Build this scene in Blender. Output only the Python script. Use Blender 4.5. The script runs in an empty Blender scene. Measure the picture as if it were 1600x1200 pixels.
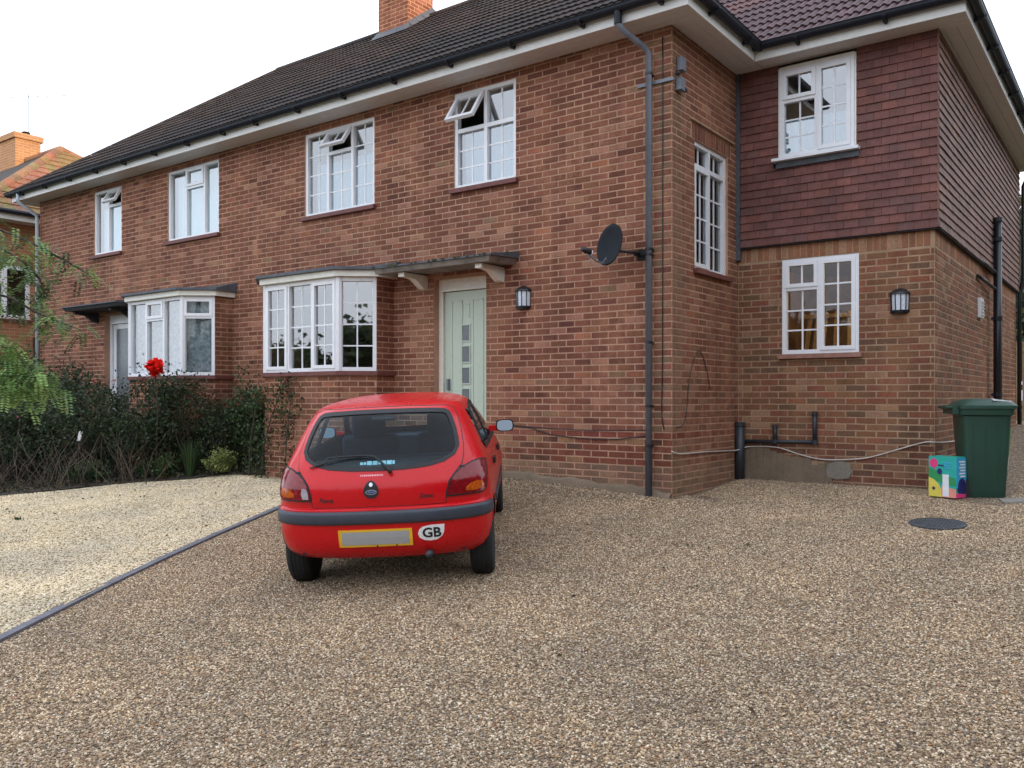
import bpy, bmesh, math, random
import numpy as np
from mathutils import Vector, Matrix, Quaternion

random.seed(7); rng = np.random.default_rng(7)
SC = bpy.context.scene
COL = SC.collection
R = math.radians
V = Vector

# ------------------------------------------------------------------ camera
TH = math.atan2(1825, 1348)
CF = V((-math.cos(TH), math.sin(TH), 0)); CR = V((math.sin(TH), math.cos(TH), 0))
CP = V((4.126, -8.482, 1.04))
cam = bpy.data.cameras.new('camera'); cam_o = bpy.data.objects.new('camera', cam); COL.objects.link(cam_o)
cam_o.matrix_world = Matrix.Translation(CP) @ Matrix(((CR.x, 0, -CF.x), (CR.y, 0, -CF.y), (0, 1, 0))).to_4x4()
cam.sensor_width = 36; cam.lens = 1348 / 1600 * 36; cam.shift_y = 23 / 1600
cam.clip_start = .05; cam.clip_end = 600
SC.camera = cam_o

# ------------------------------------------------------------------ sky, sun, exposure
SUN_EL = R(3.2); SUN_AZ = V((.965, -.26, 0)).normalized()
SUN_DIR = V((SUN_AZ.x * math.cos(SUN_EL), SUN_AZ.y * math.cos(SUN_EL), math.sin(SUN_EL)))
W = bpy.data.worlds.new('World'); SC.world = W; W.use_nodes = True
nt = W.node_tree; nt.nodes.clear()
out = nt.nodes.new('ShaderNodeOutputWorld'); bg = nt.nodes.new('ShaderNodeBackground')
sky = nt.nodes.new('ShaderNodeTexSky'); sky.sky_type = 'NISHITA'; sky.sun_disc = False
sky.sun_elevation = SUN_EL; sky.sun_rotation = math.atan2(SUN_AZ.x, SUN_AZ.y)
sky.air_density = 1.0; sky.dust_density = 2.0; sky.ozone_density = 1.0
mx = nt.nodes.new('ShaderNodeMix'); mx.data_type = 'RGBA'; mx.inputs[0].default_value = .70
mx.inputs[7].default_value = (12.7, 13.9, 16.0, 1)      # thin bright evening cloud over the whole sky
nt.links.new(sky.outputs[0], mx.inputs[6]); nt.links.new(mx.outputs[2], bg.inputs[0])
bg.inputs[1].default_value = .13
nt.links.new(bg.outputs[0], out.inputs[0])
sun = bpy.data.lights.new('sun', 'SUN'); sun.energy = 3.6; sun.angle = R(.6); sun.color = (1, .66, .36)
sun_o = bpy.data.objects.new('sun', sun); COL.objects.link(sun_o)
sun_o.rotation_euler = SUN_DIR.to_track_quat('Z', 'Y').to_euler(); sun_o.location = (30, -10, 12)
SC.view_settings.view_transform = 'Standard'; SC.view_settings.look = 'None'
SC.view_settings.exposure = 0.5; SC.view_settings.gamma = 1; SC.view_settings.use_curve_mapping = False
SC.cycles.use_denoising = True
SC.cycles.max_bounces = 7; SC.cycles.transparent_max_bounces = 16; SC.cycles.sample_clamp_indirect = 6

# ------------------------------------------------------------------ helpers
def srgb(r, g, b):
    f = lambda c: (c / 255 / 12.92) if c <= 10.3 else ((c / 255 + .055) / 1.055) ** 2.4
    return (f(r), f(g), f(b))

class MB:
    """collects polygons; build() links them as one mesh object"""
    def __init__(s): s.v = []; s.f = []; s.c = []
    def poly(s, pts, col=None):
        i = len(s.v); s.v += [tuple(p) for p in pts]; s.f.append(tuple(range(i, i + len(pts)))); s.c.append(col)
    def box(s, a, b, col=None):
        x0, y0, z0 = a; x1, y1, z1 = b
        s.hexa([(x0, y0, z0), (x1, y0, z0), (x1, y1, z0), (x0, y1, z0), (x0, y0, z1), (x1, y0, z1), (x1, y1, z1), (x0, y1, z1)], col)
    def hexa(s, p, col=None):
        i = len(s.v); s.v += [tuple(q) for q in p]
        for f in ((3, 2, 1, 0), (4, 5, 6, 7), (0, 1, 5, 4), (1, 2, 6, 5), (2, 3, 7, 6), (3, 0, 4, 7)):
            s.f.append(tuple(i + k for k in f)); s.c.append(col)
    def tube(s, pts, r, n=8, caps=True, col=None):
        pts = [V(p) for p in pts]; rs = r if isinstance(r, (list, tuple)) else [r] * len(pts)
        rings = []; up = None
        for k, p in enumerate(pts):
            t = ((pts[min(k + 1, len(pts) - 1)] - pts[max(k - 1, 0)])).normalized()
            if up is None:
                up = V((0, 0, 1)) if abs(t.z) < .9 else V((1, 0, 0))
            b = t.cross(up).normalized(); up = b.cross(t).normalized()
            i = len(s.v)
            for q in range(n):
                a = 2 * math.pi * q / n
                s.v.append(tuple(p + (b * math.cos(a) + up * math.sin(a)) * rs[k]))
            rings.append(i)
        for a, b in zip(rings, rings[1:]):
            for q in range(n):
                s.f.append((a + q, a + (q + 1) % n, b + (q + 1) % n, b + q)); s.c.append(col)
        if caps:
            s.f.append(tuple(rings[0] + q for q in range(n))[::-1]); s.c.append(col)
            s.f.append(tuple(rings[-1] + q for q in range(n))); s.c.append(col)
    def lathe(s, prof, c, n=20, axis='z', col=None):
        c = V(c); rings = []
        for (r, h) in prof:
            i = len(s.v)
            for q in range(n):
                a = 2 * math.pi * q / n; x, y = r * math.cos(a), r * math.sin(a)
                o = {'z': (x, y, h), 'x': (h, x, y), 'y': (x, h, y)}[axis]
                s.v.append(tuple(c + V(o)))
            rings.append(i)
        for a, b in zip(rings, rings[1:]):
            for q in range(n):
                s.f.append((a + q, a + (q + 1) % n, b + (q + 1) % n, b + q)); s.c.append(col)
        s.f.append(tuple(rings[0] + q for q in range(n))[::-1]); s.c.append(col)
        s.f.append(tuple(rings[-1] + q for q in range(n))); s.c.append(col)
    def mesh(s, name, mat, smooth=False):
        me = bpy.data.meshes.new(name); me.from_pydata(s.v, [], s.f)
        if any(c is not None for c in s.c):
            at = me.color_attributes.new('bcol', 'FLOAT_COLOR', 'CORNER'); arr = []
            for f, c in zip(s.f, s.c):
                c = c or (1, 1, 1); arr += [c[0], c[1], c[2], 1.0] * len(f)
            at.data.foreach_set('color', arr)
        if mat: me.materials.append(mat)
        if smooth: me.polygons.foreach_set('use_smooth', [True] * len(me.polygons))
        me.update(); return me
    def build(s, name, mat, parent=None, smooth=False, kind=None, fix=False):
        me = s.mesh(name, mat, smooth)
        if fix:
            bm = bmesh.new(); bm.from_mesh(me); bmesh.ops.remove_doubles(bm, verts=bm.verts, dist=1e-5)
            bmesh.ops.recalc_face_normals(bm, faces=bm.faces); bm.to_mesh(me); bm.free()
        return link(name, me, parent, kind)

def link(name, me, parent=None, kind=None):
    o = bpy.data.objects.new(name, me); COL.objects.link(o)
    if parent is not None:
        o.parent = parent
        if parent.type == 'EMPTY' and not parent.get('_local'): o.location = -V(parent.location)
    if kind: o['kind'] = kind
    return o

def thing(name, label, cat, loc, group=None, local=False, rot=None):
    o = bpy.data.objects.new(name, None); COL.objects.link(o); o.location = loc; o.empty_display_size = .2
    tag(o, label, cat, group)
    if local: o['_local'] = 1
    if rot is not None: o.rotation_mode = 'QUATERNION'; o.rotation_quaternion = rot
    return o
def tag(o, label, cat, group=None):
    o['label'] = label; o['category'] = cat
    if group: o['group'] = group
    return o
def struct(o): o['kind'] = 'structure'; return o

def np_mesh(name, verts, faces, mat, cols=None, parent=None, kind=None, smooth=False):
    """verts (n,3), faces (m,k) equal-size polygons, cols (m,3) per face"""
    me = bpy.data.meshes.new(name); n, (m, k) = len(verts), faces.shape
    me.vertices.add(n); me.vertices.foreach_set('co', verts.astype(np.float32).ravel())
    me.loops.add(m * k); me.loops.foreach_set('vertex_index', faces.astype(np.int32).ravel())
    me.polygons.add(m); me.polygons.foreach_set('loop_start', np.arange(0, m * k, k, dtype=np.int32))
    if smooth: me.polygons.foreach_set('use_smooth', np.ones(m, dtype=bool))
    me.update(calc_edges=True)
    if cols is not None:
        at = me.color_attributes.new('bcol', 'FLOAT_COLOR', 'CORNER')
        c = np.ones((m, k, 4), np.float32); c[:, :, :3] = cols[:, None, :]
        at.data.foreach_set('color', c.ravel())
    me.materials.append(mat)
    return link(name, me, parent, kind)

# ------------------------------------------------------------------ materials
def new_mat(name):
    m = bpy.data.materials.new(name); m.use_nodes = True; t = m.node_tree
    return m, t, t.nodes['Principled BSDF']
def N(t, kind, **kw):
    n = t.nodes.new(kind)
    for k, v in kw.items():
        if k.startswith('i_'): n.inputs[int(k[2:]) if k[2:].isdigit() else k[2:]].default_value = v
        else: setattr(n, k, v)
    return n
def L(t, a, b): t.links.new(a, b)
def ramp(t, pts):
    r = t.nodes.new('ShaderNodeValToRGB'); e = r.color_ramp.elements
    while len(e) > 1: e.remove(e[-1])
    e[0].position, e[0].color = pts[0][0], (*pts[0][1], 1)
    for p, c in pts[1:]:
        q = e.new(p); q.color = (*c, 1)
    return r
def mixc(t, fac, a, b, mode='MIX'):
    m = t.nodes.new('ShaderNodeMix'); m.data_type = 'RGBA'; m.blend_type = mode
    for s, v in ((0, fac), (6, a), (7, b)):
        if hasattr(v, 'is_linked') or hasattr(v, 'links'): L(t, v, m.inputs[s])
        else: m.inputs[s].default_value = v if s == 0 else (*v, 1)
    return m.outputs[2]
def pos(t): return N(t, 'ShaderNodeNewGeometry').outputs['Position']
def noise(t, scale, detail=4, rough=.55, vec=None):
    n = N(t, 'ShaderNodeTexNoise'); n.inputs['Scale'].default_value = scale; n.inputs['Detail'].default_value = detail
    n.inputs['Roughness'].default_value = rough; L(t, vec if vec is not None else pos(t), n.inputs['Vector']); return n.outputs['Fac']
def bump(t, b, h, strength=.3, dist=.01):
    n = N(t, 'ShaderNodeBump'); n.inputs['Strength'].default_value = strength; n.inputs['Distance'].default_value = dist
    L(t, h, n.inputs['Height']); L(t, n.outputs[0], b.inputs['Normal'])

def simple(name, col, rough=.5, metal=0, var=.12, scale=14, bmp=0, spec=.5, bscale=60):
    m, t, b = new_mat(name)
    n = noise(t, scale, 5)
    c0 = tuple(x * (1 - var) for x in col); c1 = tuple(min(1, x * (1 + var)) for x in col)
    r = ramp(t, [(.3, c0), (.7, c1)]); L(t, n, r.inputs[0]); L(t, r.outputs[0], b.inputs['Base Color'])
    b.inputs['Roughness'].default_value = rough; b.inputs['Metallic'].default_value = metal
    b.inputs['Specular IOR Level'].default_value = spec
    if bmp: bump(t, b, noise(t, bscale, 4), bmp, .004)
    return m

def brick_mat(name, smear=(.40, .195, .115), amt=.8, low=.0):
    m, t, b = new_mat(name)
    at = N(t, 'ShaderNodeAttribute', attribute_name='bcol').outputs['Color']
    n1 = noise(t, 38, 5, .65); r1 = ramp(t, [(.25, (.72, .72, .72)), (.75, (1.28, 1.26, 1.22))]); L(t, n1, r1.inputs[0])
    c = mixc(t, 1.0, at, r1.outputs[0], 'MULTIPLY')
    n2 = noise(t, 1.1, 6, .7); r2 = ramp(t, [(.47, (0, 0, 0)), (.70, (amt,) * 3)]); L(t, n2, r2.inputs[0])
    n3 = noise(t, 9, 5, .7); r3 = ramp(t, [(.38, (0, 0, 0)), (.62, (1, 1, 1))]); L(t, n3, r3.inputs[0])
    mm = N(t, 'ShaderNodeMath', operation='MULTIPLY'); L(t, r2.outputs[0], mm.inputs[0]); L(t, r3.outputs[0], mm.inputs[1])
    c = mixc(t, mm.outputs[0], c, smear)
    mp_ = N(t, 'ShaderNodeMapping'); mp_.inputs['Scale'].default_value = (3.2, 3.2, .35); L(t, pos(t), mp_.inputs['Vector'])
    n4 = noise(t, 1.0, 5, .6, mp_.outputs[0]); r4 = ramp(t, [(.34, (.72, .72, .74)), (.52, (1, 1, 1)), (.75, (1.12, 1.1, 1.06))]); L(t, n4, r4.inputs[0])   # run-off streaks
    c = mixc(t, 1.0, c, r4.outputs[0], 'MULTIPLY')
    L(t, c, b.inputs['Base Color']); b.inputs['Roughness'].default_value = .92; b.inputs['Specular IOR Level'].default_value = .25
    bump(t, b, noise(t, 120, 6, .7), .45, .006)
    return m
def mortar_mat(name, col):
    m, t, b = new_mat(name)
    n = noise(t, 2.2, 6, .6); r = ramp(t, [(.3, tuple(x * .72 for x in col)), (.7, tuple(x * 1.12 for x in col))]); L(t, n, r.inputs[0])
    n2 = noise(t, 60, 4); r2 = ramp(t, [(.3, (.8, .8, .8)), (.7, (1.15, 1.15, 1.15))]); L(t, n2, r2.inputs[0])
    L(t, mixc(t, 1.0, r.outputs[0], r2.outputs[0], 'MULTIPLY'), b.inputs['Base Color'])
    b.inputs['Roughness'].default_value = .95; b.inputs['Specular IOR Level'].default_value = .2
    bump(t, b, noise(t, 150, 4), .5, .004); return m
def attr_mat(name, rough=.8, var=.25, scale=30, spec=.3, bmp=.2, trans=0):
    m, t, b = new_mat(name)
    at = N(t, 'ShaderNodeAttribute', attribute_name='bcol').outputs['Color']
    n1 = noise(t, scale, 5, .6); r1 = ramp(t, [(.25, (1 - var,) * 3), (.75, (1 + var,) * 3)]); L(t, n1, r1.inputs[0])
    n5 = noise(t, 1.7, 6, .7); r5 = ramp(t, [(.35, (.78, .78, .78)), (.65, (1.18, 1.15, 1.1))]); L(t, n5, r5.inputs[0])
    L(t, mixc(t, 1.0, mixc(t, 1.0, at, r1.outputs[0], 'MULTIPLY'), r5.outputs[0], 'MULTIPLY'), b.inputs['Base Color'])
    b.inputs['Roughness'].default_value = rough; b.inputs['Specular IOR Level'].default_value = spec
    if bmp: bump(t, b, noise(t, 140, 4), bmp, .004)
    return m
def leaf_mat(name):
    m, t, b = new_mat(name); o = t.nodes['Material Output']
    at = N(t, 'ShaderNodeAttribute', attribute_name='bcol').outputs['Color']
    L(t, at, b.inputs['Base Color']); b.inputs['Roughness'].default_value = .55; b.inputs['Specular IOR Level'].default_value = .3
    tr = N(t, 'ShaderNodeBsdfTranslucent'); L(t, at, tr.inputs[0])
    ms = N(t, 'ShaderNodeMixShader'); ms.inputs[0].default_value = .3
    L(t, b.outputs[0], ms.inputs[1]); L(t, tr.outputs[0], ms.inputs[2]); L(t, ms.outputs[0], o.inputs[0]); return m
def glass_mat(name, ior=1.9, tint=(.86, .9, .9), wob=.0):
    m, t, b = new_mat(name); o = t.nodes['Material Output']; t.nodes.remove(b)
    tr = N(t, 'ShaderNodeBsdfTransparent'); tr.inputs[0].default_value = (*tint, 1)
    gl = N(t, 'ShaderNodeBsdfGlossy'); gl.inputs['Roughness'].default_value = .015; gl.inputs[0].default_value = (1, 1, 1, 1)
    fr = N(t, 'ShaderNodeFresnel'); fr.inputs[0].default_value = ior
    if wob:
        bn = N(t, 'ShaderNodeBump'); bn.inputs['Strength'].default_value = wob; bn.inputs['Distance'].default_value = .01
        L(t, noise(t, 1.6, 2), bn.inputs['Height']); L(t, bn.outputs[0], gl.inputs['Normal'])
    bf_ = N(t, 'ShaderNodeNewGeometry'); iv = N(t, 'ShaderNodeMath', operation='SUBTRACT'); iv.inputs[0].default_value = 1; L(t, bf_.outputs['Backfacing'], iv.inputs[1])
    mu = N(t, 'ShaderNodeMath', operation='MULTIPLY'); L(t, fr.outputs[0], mu.inputs[0]); L(t, iv.outputs[0], mu.inputs[1])   # one reflection per pane, at its outer face
    ms = N(t, 'ShaderNodeMixShader'); L(t, mu.outputs[0], ms.inputs[0]); L(t, tr.outputs[0], ms.inputs[1]); L(t, gl.outputs[0], ms.inputs[2])
    L(t, ms.outputs[0], o.inputs[0]); return m

M = {}
M['brick'] = brick_mat('red_brick'); M['brick_ext'] = brick_mat('brown_brick', (.36, .20, .115), .6)
M['mortar'] = mortar_mat('pink_mortar', (.47, .275, .185)); M['mortar_ext'] = mortar_mat('tan_mortar', (.41, .265, .17))
M['render'] = mortar_mat('plinth_render', (.22, .165, .115))
M['concrete'] = simple('concrete', (.20, .18, .155), .9, var=.35, scale=7, bmp=.4)
M['white'] = simple('white_upvc', (.78, .78, .80), .28, var=.03)
M['cream'] = simple('cream_paint', (.74, .71, .62), .4, var=.06)
M['fascia'] = simple('fascia_board', (.66, .64, .60), .35, var=.05)
M['soffit'] = simple('soffit_board', (.60, .57, .545), .5, var=.06)
M['black'] = simple('black_plastic', (.012, .013, .017), .35, var=.2)
M['gutter'] = simple('gutter_plastic', (.008, .010, .017), .5, var=.2, spec=.3)
M['greypipe'] = simple('grey_pipe_paint', (.155, .17, .20), .4, var=.12); M['palepipe'] = simple('pale_pipe_paint', (.40, .44, .48), .45, var=.1)
M['darkpipe'] = simple('dark_pipe_paint', (.028, .03, .036), .45, var=.2)
M['glass'] = glass_mat('window_glass', 3.1, wob=.05); M['glass_bay'] = glass_mat('bay_window_glass', 3.0, wob=.05); M['glass_bright'] = glass_mat('coated_window_glass', 3.6, wob=.03)
M['glass_dark'] = glass_mat('plain_glass', 1.55)
M['sill'] = simple('red_tile_sill', (.15, .045, .038), .6, var=.25)
M['sill_ext'] = simple('clay_sill', (.30, .15, .11), .7, var=.2)
M['tile_dark'] = attr_mat('roof_tile_dark', .8, .35, 22)
M['tile_purple'] = attr_mat('roof_tile_purple', .6, .2, 22)
M['hung'] = attr_mat('hung_tile', .7, .2, 26)
M['underroof'] = simple('roof_felt', (.02, .018, .018), .9)
M['lead'] = simple('lead_sheet', (.075, .082, .095), .6, var=.3, bmp=.15)
M['valley'] = simple('valley_lead', (.34, .36, .40), .5, var=.15)
M['darkslab'] = simple('dark_canopy', (.03, .03, .032), .8, var=.3)
M['door'] = simple('sage_green_door', (.49, .565, .455), .35, var=.04)
M['frost'] = simple('frosted_glass', (.16, .17, .18), .22, var=.12)
M['room'] = simple('room_plaster', (.30, .27, .23), .9)
M['curtain'] = simple('sky_tinted_net_curtain', (.38, .54, .66), .9, var=.06); M['blind'] = simple('sky_tinted_blind', (.56, .76, .86), .9, var=.04)  # cloth tinted blue to stand in for sky reflected in the panes
M['lace'] = simple('lace_curtain', (.30, .31, .33), .9, var=.45, scale=18)
M['wood'] = simple('raw_timber', (.55, .36, .17), .7, var=.2)
M['fence'] = simple('dark_fence_wood', (.045, .032, .025), .85, var=.3)
M['leaf'] = leaf_mat('leaf'); M['bark'] = simple('bark', (.07, .052, .04), .9, var=.4, bmp=.5)
M['soil'] = simple('soil', (.045, .032, .022), .95, var=.5, scale=18, bmp=.8, bscale=40)
M['kerb'] = simple('kerb_stone', (.14, .135, .155), .8, var=.2, bmp=.3)

# ------------------------------------------------------------------ ground
def gz(x, y):
    yy = max(-14.0, min(9.5, y)); z = -.083 + .0758 * yy
    if x < .35 and y < .4:
        k = math.exp(-max(0, -y) / .45); k *= max(0.0, min(1.0, (.35 - x) / .5))
        z += k * min(.20, .083 + max(0.0, -x) * .055)
    return z

def gravel_mat(name, pal, scale, gap, tone=1.0, wet=.0):
    m, t, b = new_mat(name); P = pos(t)
    vo = N(t, 'ShaderNodeTexVoronoi'); vo.inputs['Scale'].default_value = scale; L(t, P, vo.inputs['Vector'])
    sp = N(t, 'ShaderNodeSeparateColor'); L(t, vo.outputs['Color'], sp.inputs[0])
    r = ramp(t, pal); L(t, sp.outputs[0], r.inputs[0])
    vr = ramp(t, [(0, (.7,) * 3), (1, (1.3,) * 3)]); L(t, sp.outputs[1], vr.inputs[0])
    c = mixc(t, 1.0, r.outputs[0], vr.outputs[0], 'MULTIPLY')
    ed = ramp(t, [(.28, (1, 1, 1)), (.62, (gap,) * 3)])
    ds = N(t, 'ShaderNodeMath', operation='MULTIPLY'); L(t, vo.outputs['Distance'], ds.inputs[0]); ds.inputs[1].default_value = 1.0
    L(t, ds.outputs[0], ed.inputs[0]); c = mixc(t, 1.0, c, ed.outputs[0], 'MULTIPLY')
    big = noise(t, .7, 5, .6); rb = ramp(t, [(.3, (.84 * tone, .83 * tone, .82 * tone)), (.7, (1.1 * tone, 1.08 * tone, 1.06 * tone))]); L(t, big, rb.inputs[0])
    c = mixc(t, 1.0, c, rb.outputs[0], 'MULTIPLY')
    L(t, c, b.inputs['Base Color']); b.inputs['Roughness'].default_value = .75; b.inputs['Specular IOR Level'].default_value = .3
    inv = N(t, 'ShaderNodeMath', operation='SUBTRACT'); inv.inputs[0].default_value = 1; L(t, ds.outputs[0], inv.inputs[1])
    bump(t, b, inv.outputs[0], .9, .012); return m
GP = [(0, srgb(92, 80, 68)), (.10, srgb(166, 146, 120)), (.22, srgb(122, 104, 86)), (.34, srgb(200, 186, 164)), (.46, srgb(142, 122, 98)),
      (.58, srgb(104, 98, 92)), (.68, srgb(178, 152, 122)), (.80, srgb(220, 210, 194)), (.88, srgb(134, 106, 80)), (.95, srgb(158, 152, 146)), (1, srgb(160, 112, 76))]
for n_ in ('gravel',): GP = [(p, tuple(m_ * (k_ * q_ / m_) ** 1.12 for k_, q_, m_ in zip(c, (.96, .895, .80), (.26, .207, .15)))) for p, c in GP]; M[n_] = gravel_mat('driveway_gravel', GP, 72, .42)
SP = [(0, srgb(205, 190, 160)), (.25, srgb(228, 218, 196)), (.5, srgb(190, 176, 150)), (.7, srgb(236, 228, 210)), (.9, srgb(212, 196, 164)), (1, srgb(160, 145, 122))]
SP = [(p, (c[0] * .94, c[1] * .89, c[2] * .81)) for p, c in SP]
M['shingle'] = gravel_mat('pale_shingle', SP, 55, .5)
M['grass'] = simple('rough_grass', (.05, .075, .025), .9, var=.4, scale=6, bmp=.6)
M['asphalt'] = simple('asphalt', (.05, .05, .052), .9, var=.2, scale=30, bmp=.3)

def sheet(name, xs, ys, zf, mat, keep=None):
    nx, ny = len(xs), len(ys)
    v = np.array([(x, y, zf(x, y)) for y in ys for x in xs]); fs = []
    for j in range(ny - 1):
        for i in range(nx - 1):
            if keep and not keep((xs[i] + xs[i + 1]) / 2, (ys[j] + ys[j + 1]) / 2): continue
            a = j * nx + i; fs.append((a, a + 1, a + nx + 1, a + nx))
    return np_mesh(name, v, np.array(fs), mat, smooth=True)

ax = np.concatenate([np.linspace(-260, -32, 8), np.linspace(-30, 30, 61), np.linspace(32, 260, 8)])
struct(sheet('ground', ax, ax, lambda x, y: gz(x, y) - .07, M['grass']))
struct(sheet('road', np.linspace(-120, 120, 25), np.linspace(-23, -16, 4), lambda x, y: gz(x, y) - .03, M['asphalt']))
struct(sheet('driveway', np.linspace(-9, 8.5, 71), np.linspace(-15.5, 9.5, 101), gz, M['gravel']))

# kerb between the drive and the neighbour's shingle: separate edging stones along a gentle curve
KP = [V((-.2, -8.6)), V((-1.05, -7.3)), V((-1.9, -5.94)), V((-2.8, -4.44)), V((-3.4, -3.3)), V((-3.97, -2.108)), V((-4.5, -.95)), V((-4.62, -.7))]
kerb = bpy.data.objects.new('kerb', None); COL.objects.link(kerb); kerb['kind'] = 'structure'; kerb['_local'] = 1
kpts = []
for a, b in zip(KP, KP[1:]):
    n = max(1, int((b - a).length / .02))
    kpts += [a.lerp(b, i / n) for i in range(n)]
kpts.append(KP[-1])
step = 44
for i in range(0, len(kpts) - 2, step):
    a = kpts[i]; b = kpts[min(i + step, len(kpts) - 1)]
    d = (b - a).normalized(); nn = V((-d.y, d.x)); a = a + d * .004; b = b - d * .004
    mb = MB(); w = .035; t = .02 + random.uniform(-.004, .004)
    q = [a - nn * w, a + nn * w, b + nn * w, b - nn * w]
    lo = [(p.x, p.y, gz(p.x, p.y) - .1) for p in q]; hi = [(p.x, p.y, gz(p.x, p.y) + .022 + random.uniform(-.002, .002)) for p in q]
    mb.hexa(lo + hi); mb.build('edging_stone', M['kerb'], kerb, fix=True)

def in_poly(x, y, P):
    c = False; j = len(P) - 1
    for i in range(len(P)):
        (xi, yi), (xj, yj) = P[i], P[j]
        if (yi > y) != (yj > y) and x < (xj - xi) * (y - yi) / (yj - yi) + xi: c = not c
        j = i
    return c
def poly_sheet(name, P, zf, mat, cell=.12):
    """grid filling a polygon with its border snapped onto the outline"""
    bm = bmesh.new(); vs = [bm.verts.new((x, y, 0)) for x, y in P]; bm.faces.new(vs)
    bmesh.ops.triangulate(bm, faces=bm.faces)
    x0, x1 = min(p[0] for p in P), max(p[0] for p in P); y0, y1 = min(p[1] for p in P), max(p[1] for p in P)
    for k in np.arange(x0 + cell, x1, cell): bmesh.ops.bisect_plane(bm, geom=bm.verts[:] + bm.edges[:] + bm.faces[:], plane_co=(k, 0, 0), plane_no=(1, 0, 0))
    for k in np.arange(y0 + cell, y1, cell): bmesh.ops.bisect_plane(bm, geom=bm.verts[:] + bm.edges[:] + bm.faces[:], plane_co=(0, k, 0), plane_no=(0, 1, 0))
    for v in bm.verts: v.co.z = zf(v.co.x, v.co.y)
    bmesh.ops.recalc_face_normals(bm, faces=bm.faces)
    if bm.faces and sum(f.normal.z for f in bm.faces) < 0: bmesh.ops.reverse_faces(bm, faces=bm.faces[:])
    me = bpy.data.meshes.new(name); bm.to_mesh(me); bm.free(); me.materials.append(mat)
    for p in me.polygons: p.use_smooth = True
    return link(name, me)
def wob(P, amp, n, seed):
    r = random.Random(seed); o = []
    for a, b in zip(P, P[1:]):
        for i in range(n): t = i / n; o.append((a[0] + (b[0] - a[0]) * t + r.uniform(-amp, amp), a[1] + (b[1] - a[1]) * t + r.uniform(-amp, amp)))
    o.append(P[-1]); return o
SOIL_EDGE = wob([(-10.2, -5.6), (-9.3, -4.4), (-8.55, -3.14), (-7.86, -1.75), (-6.9, -.85), (-6.05, -.48), (-5.2, -.66)], .05, 6, 3)
kline = [(p.x, p.y) for p in kpts[::10]]
struct(poly_sheet('shingle_bed', kline + [(-4.7, -.7), (-5.2, -.5), (-6.05, -.3), (-6.9, -.5), (-8.2, -1.4), (-9.8, -4.2), (-10.4, -5.8), (-10.4, -9), (-.2, -9)], lambda x, y: gz(x, y) + .014 + .012 * math.sin(x * 3.1) * math.sin(y * 2.7), M['shingle'], .25))
struct(poly_sheet('soil_bed', SOIL_EDGE + [(-4.9, .02), (-14.3, .02), (-16.5, -1), (-16.5, -6)], lambda x, y: gz(x, y) + .032 + .008 * math.sin(x * 5) * math.sin(y * 6.3), M['soil'], .25))

# ------------------------------------------------------------------ masonry
class Fr:
    """a wall frame: O origin, U along, N outward"""
    def __init__(s, O, U, Nn): s.O = V(O); s.U = V(U); s.N = V(Nn)
    def p(s, u, z, d=0): return s.O + s.U * u + V((0, 0, z)) + s.N * d
    def box(s, mb, u0, u1, z0, z1, d0, d1, col=None, hinge=None):
        q = [(u0, z0, d0), (u1, z0, d0), (u1, z0, d1), (u0, z0, d1), (u0, z1, d0), (u1, z1, d0), (u1, z1, d1), (u0, z1, d1)]
        if hinge:
            hz, hd, a = hinge; o = []
            for u, z, d in q:
                dz, dd = z - hz, d - hd
                o.append((u, hz + dz * math.cos(a) + dd * math.sin(a), hd - dz * math.sin(a) + dd * math.cos(a)))
            q = o
        mb.hexa([s.p(*k) for k in q], col)

def seen_area(p, w, h, nrm):
    v = V(p) - CP; z = v.dot(CF)
    if z < .5: return 0
    x = v.dot(CR) / z; y = v.z / z
    if abs(x) > .61 or y > .47 or y < -.45: return 0
    return w * h / z / z * max(0, -v.normalized().dot(nrm))

def wall_sheet(fr, u0, u1, z0, z1, ops, d=0.0, mb=None, reveal=.12):
    mb = mb or MB()
    us = sorted({u0, u1, *[min(max(k, u0), u1) for o in ops for k in o[:2]]}); zs = sorted({z0, z1, *[min(max(k, z0), z1) for o in ops for k in o[2:4]]})
    for a, b in zip(us, us[1:]):
        for c, e in zip(zs, zs[1:]):
            um, zm = (a + b) / 2, (c + e) / 2
            if any(o[0] < um < o[1] and o[2] < zm < o[3] for o in ops): continue
            mb.poly([fr.p(a, c, d), fr.p(b, c, d), fr.p(b, e, d), fr.p(a, e, d)])
    for o in ops:
        r = o[4] if len(o) > 4 else reveal; a, b, c, e = o[:4]
        for (p, q) in (((a, c), (a, e)), ((b, e), (b, c)), ((a, e), (b, e)), ((b, c), (a, c))):
            mb.poly([fr.p(*p, d), fr.p(*q, d), fr.p(*q, d - r), fr.p(*p, d - r)])
    return mb

def brick_rects(u0, u1, z0, z1, ops, phase=0, skip=None):
    out = []; k0 = int(math.floor(z0 / .075 + 1e-6)); k1 = int(round(z1 / .075))
    for k in range(k0, k1):
        za, zb = k * .075 + .0062, (k + 1) * .075 - .0062
        if zb <= z0 + .01: continue
        za = max(za, z0)
        segs = [(u0, u1)]
        for o in ops:
            if min(zb, o[3]) - max(za, o[2]) > .02:
                ns = []
                for a, b in segs:
                    if o[1] <= a or o[0] >= b: ns.append((a, b))
                    else:
                        if o[0] - a > .03: ns.append((a, o[0]))
                        if b - o[1] > .03: ns.append((o[1], b))
                segs = ns
        off = (.1125 if k % 2 else 0) + phase
        for a, b in segs:
            j = math.floor((a - off) / .225)
            while True:
                x0 = off + j * .225 + .0062; x1 = x0 + .2126; j += 1
                if x0 >= b: break
                x0, x1 = max(x0, a), min(x1, b)
                if x1 - x0 > .025: out.append((x0, x1, za, zb, k))
    return out

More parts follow.
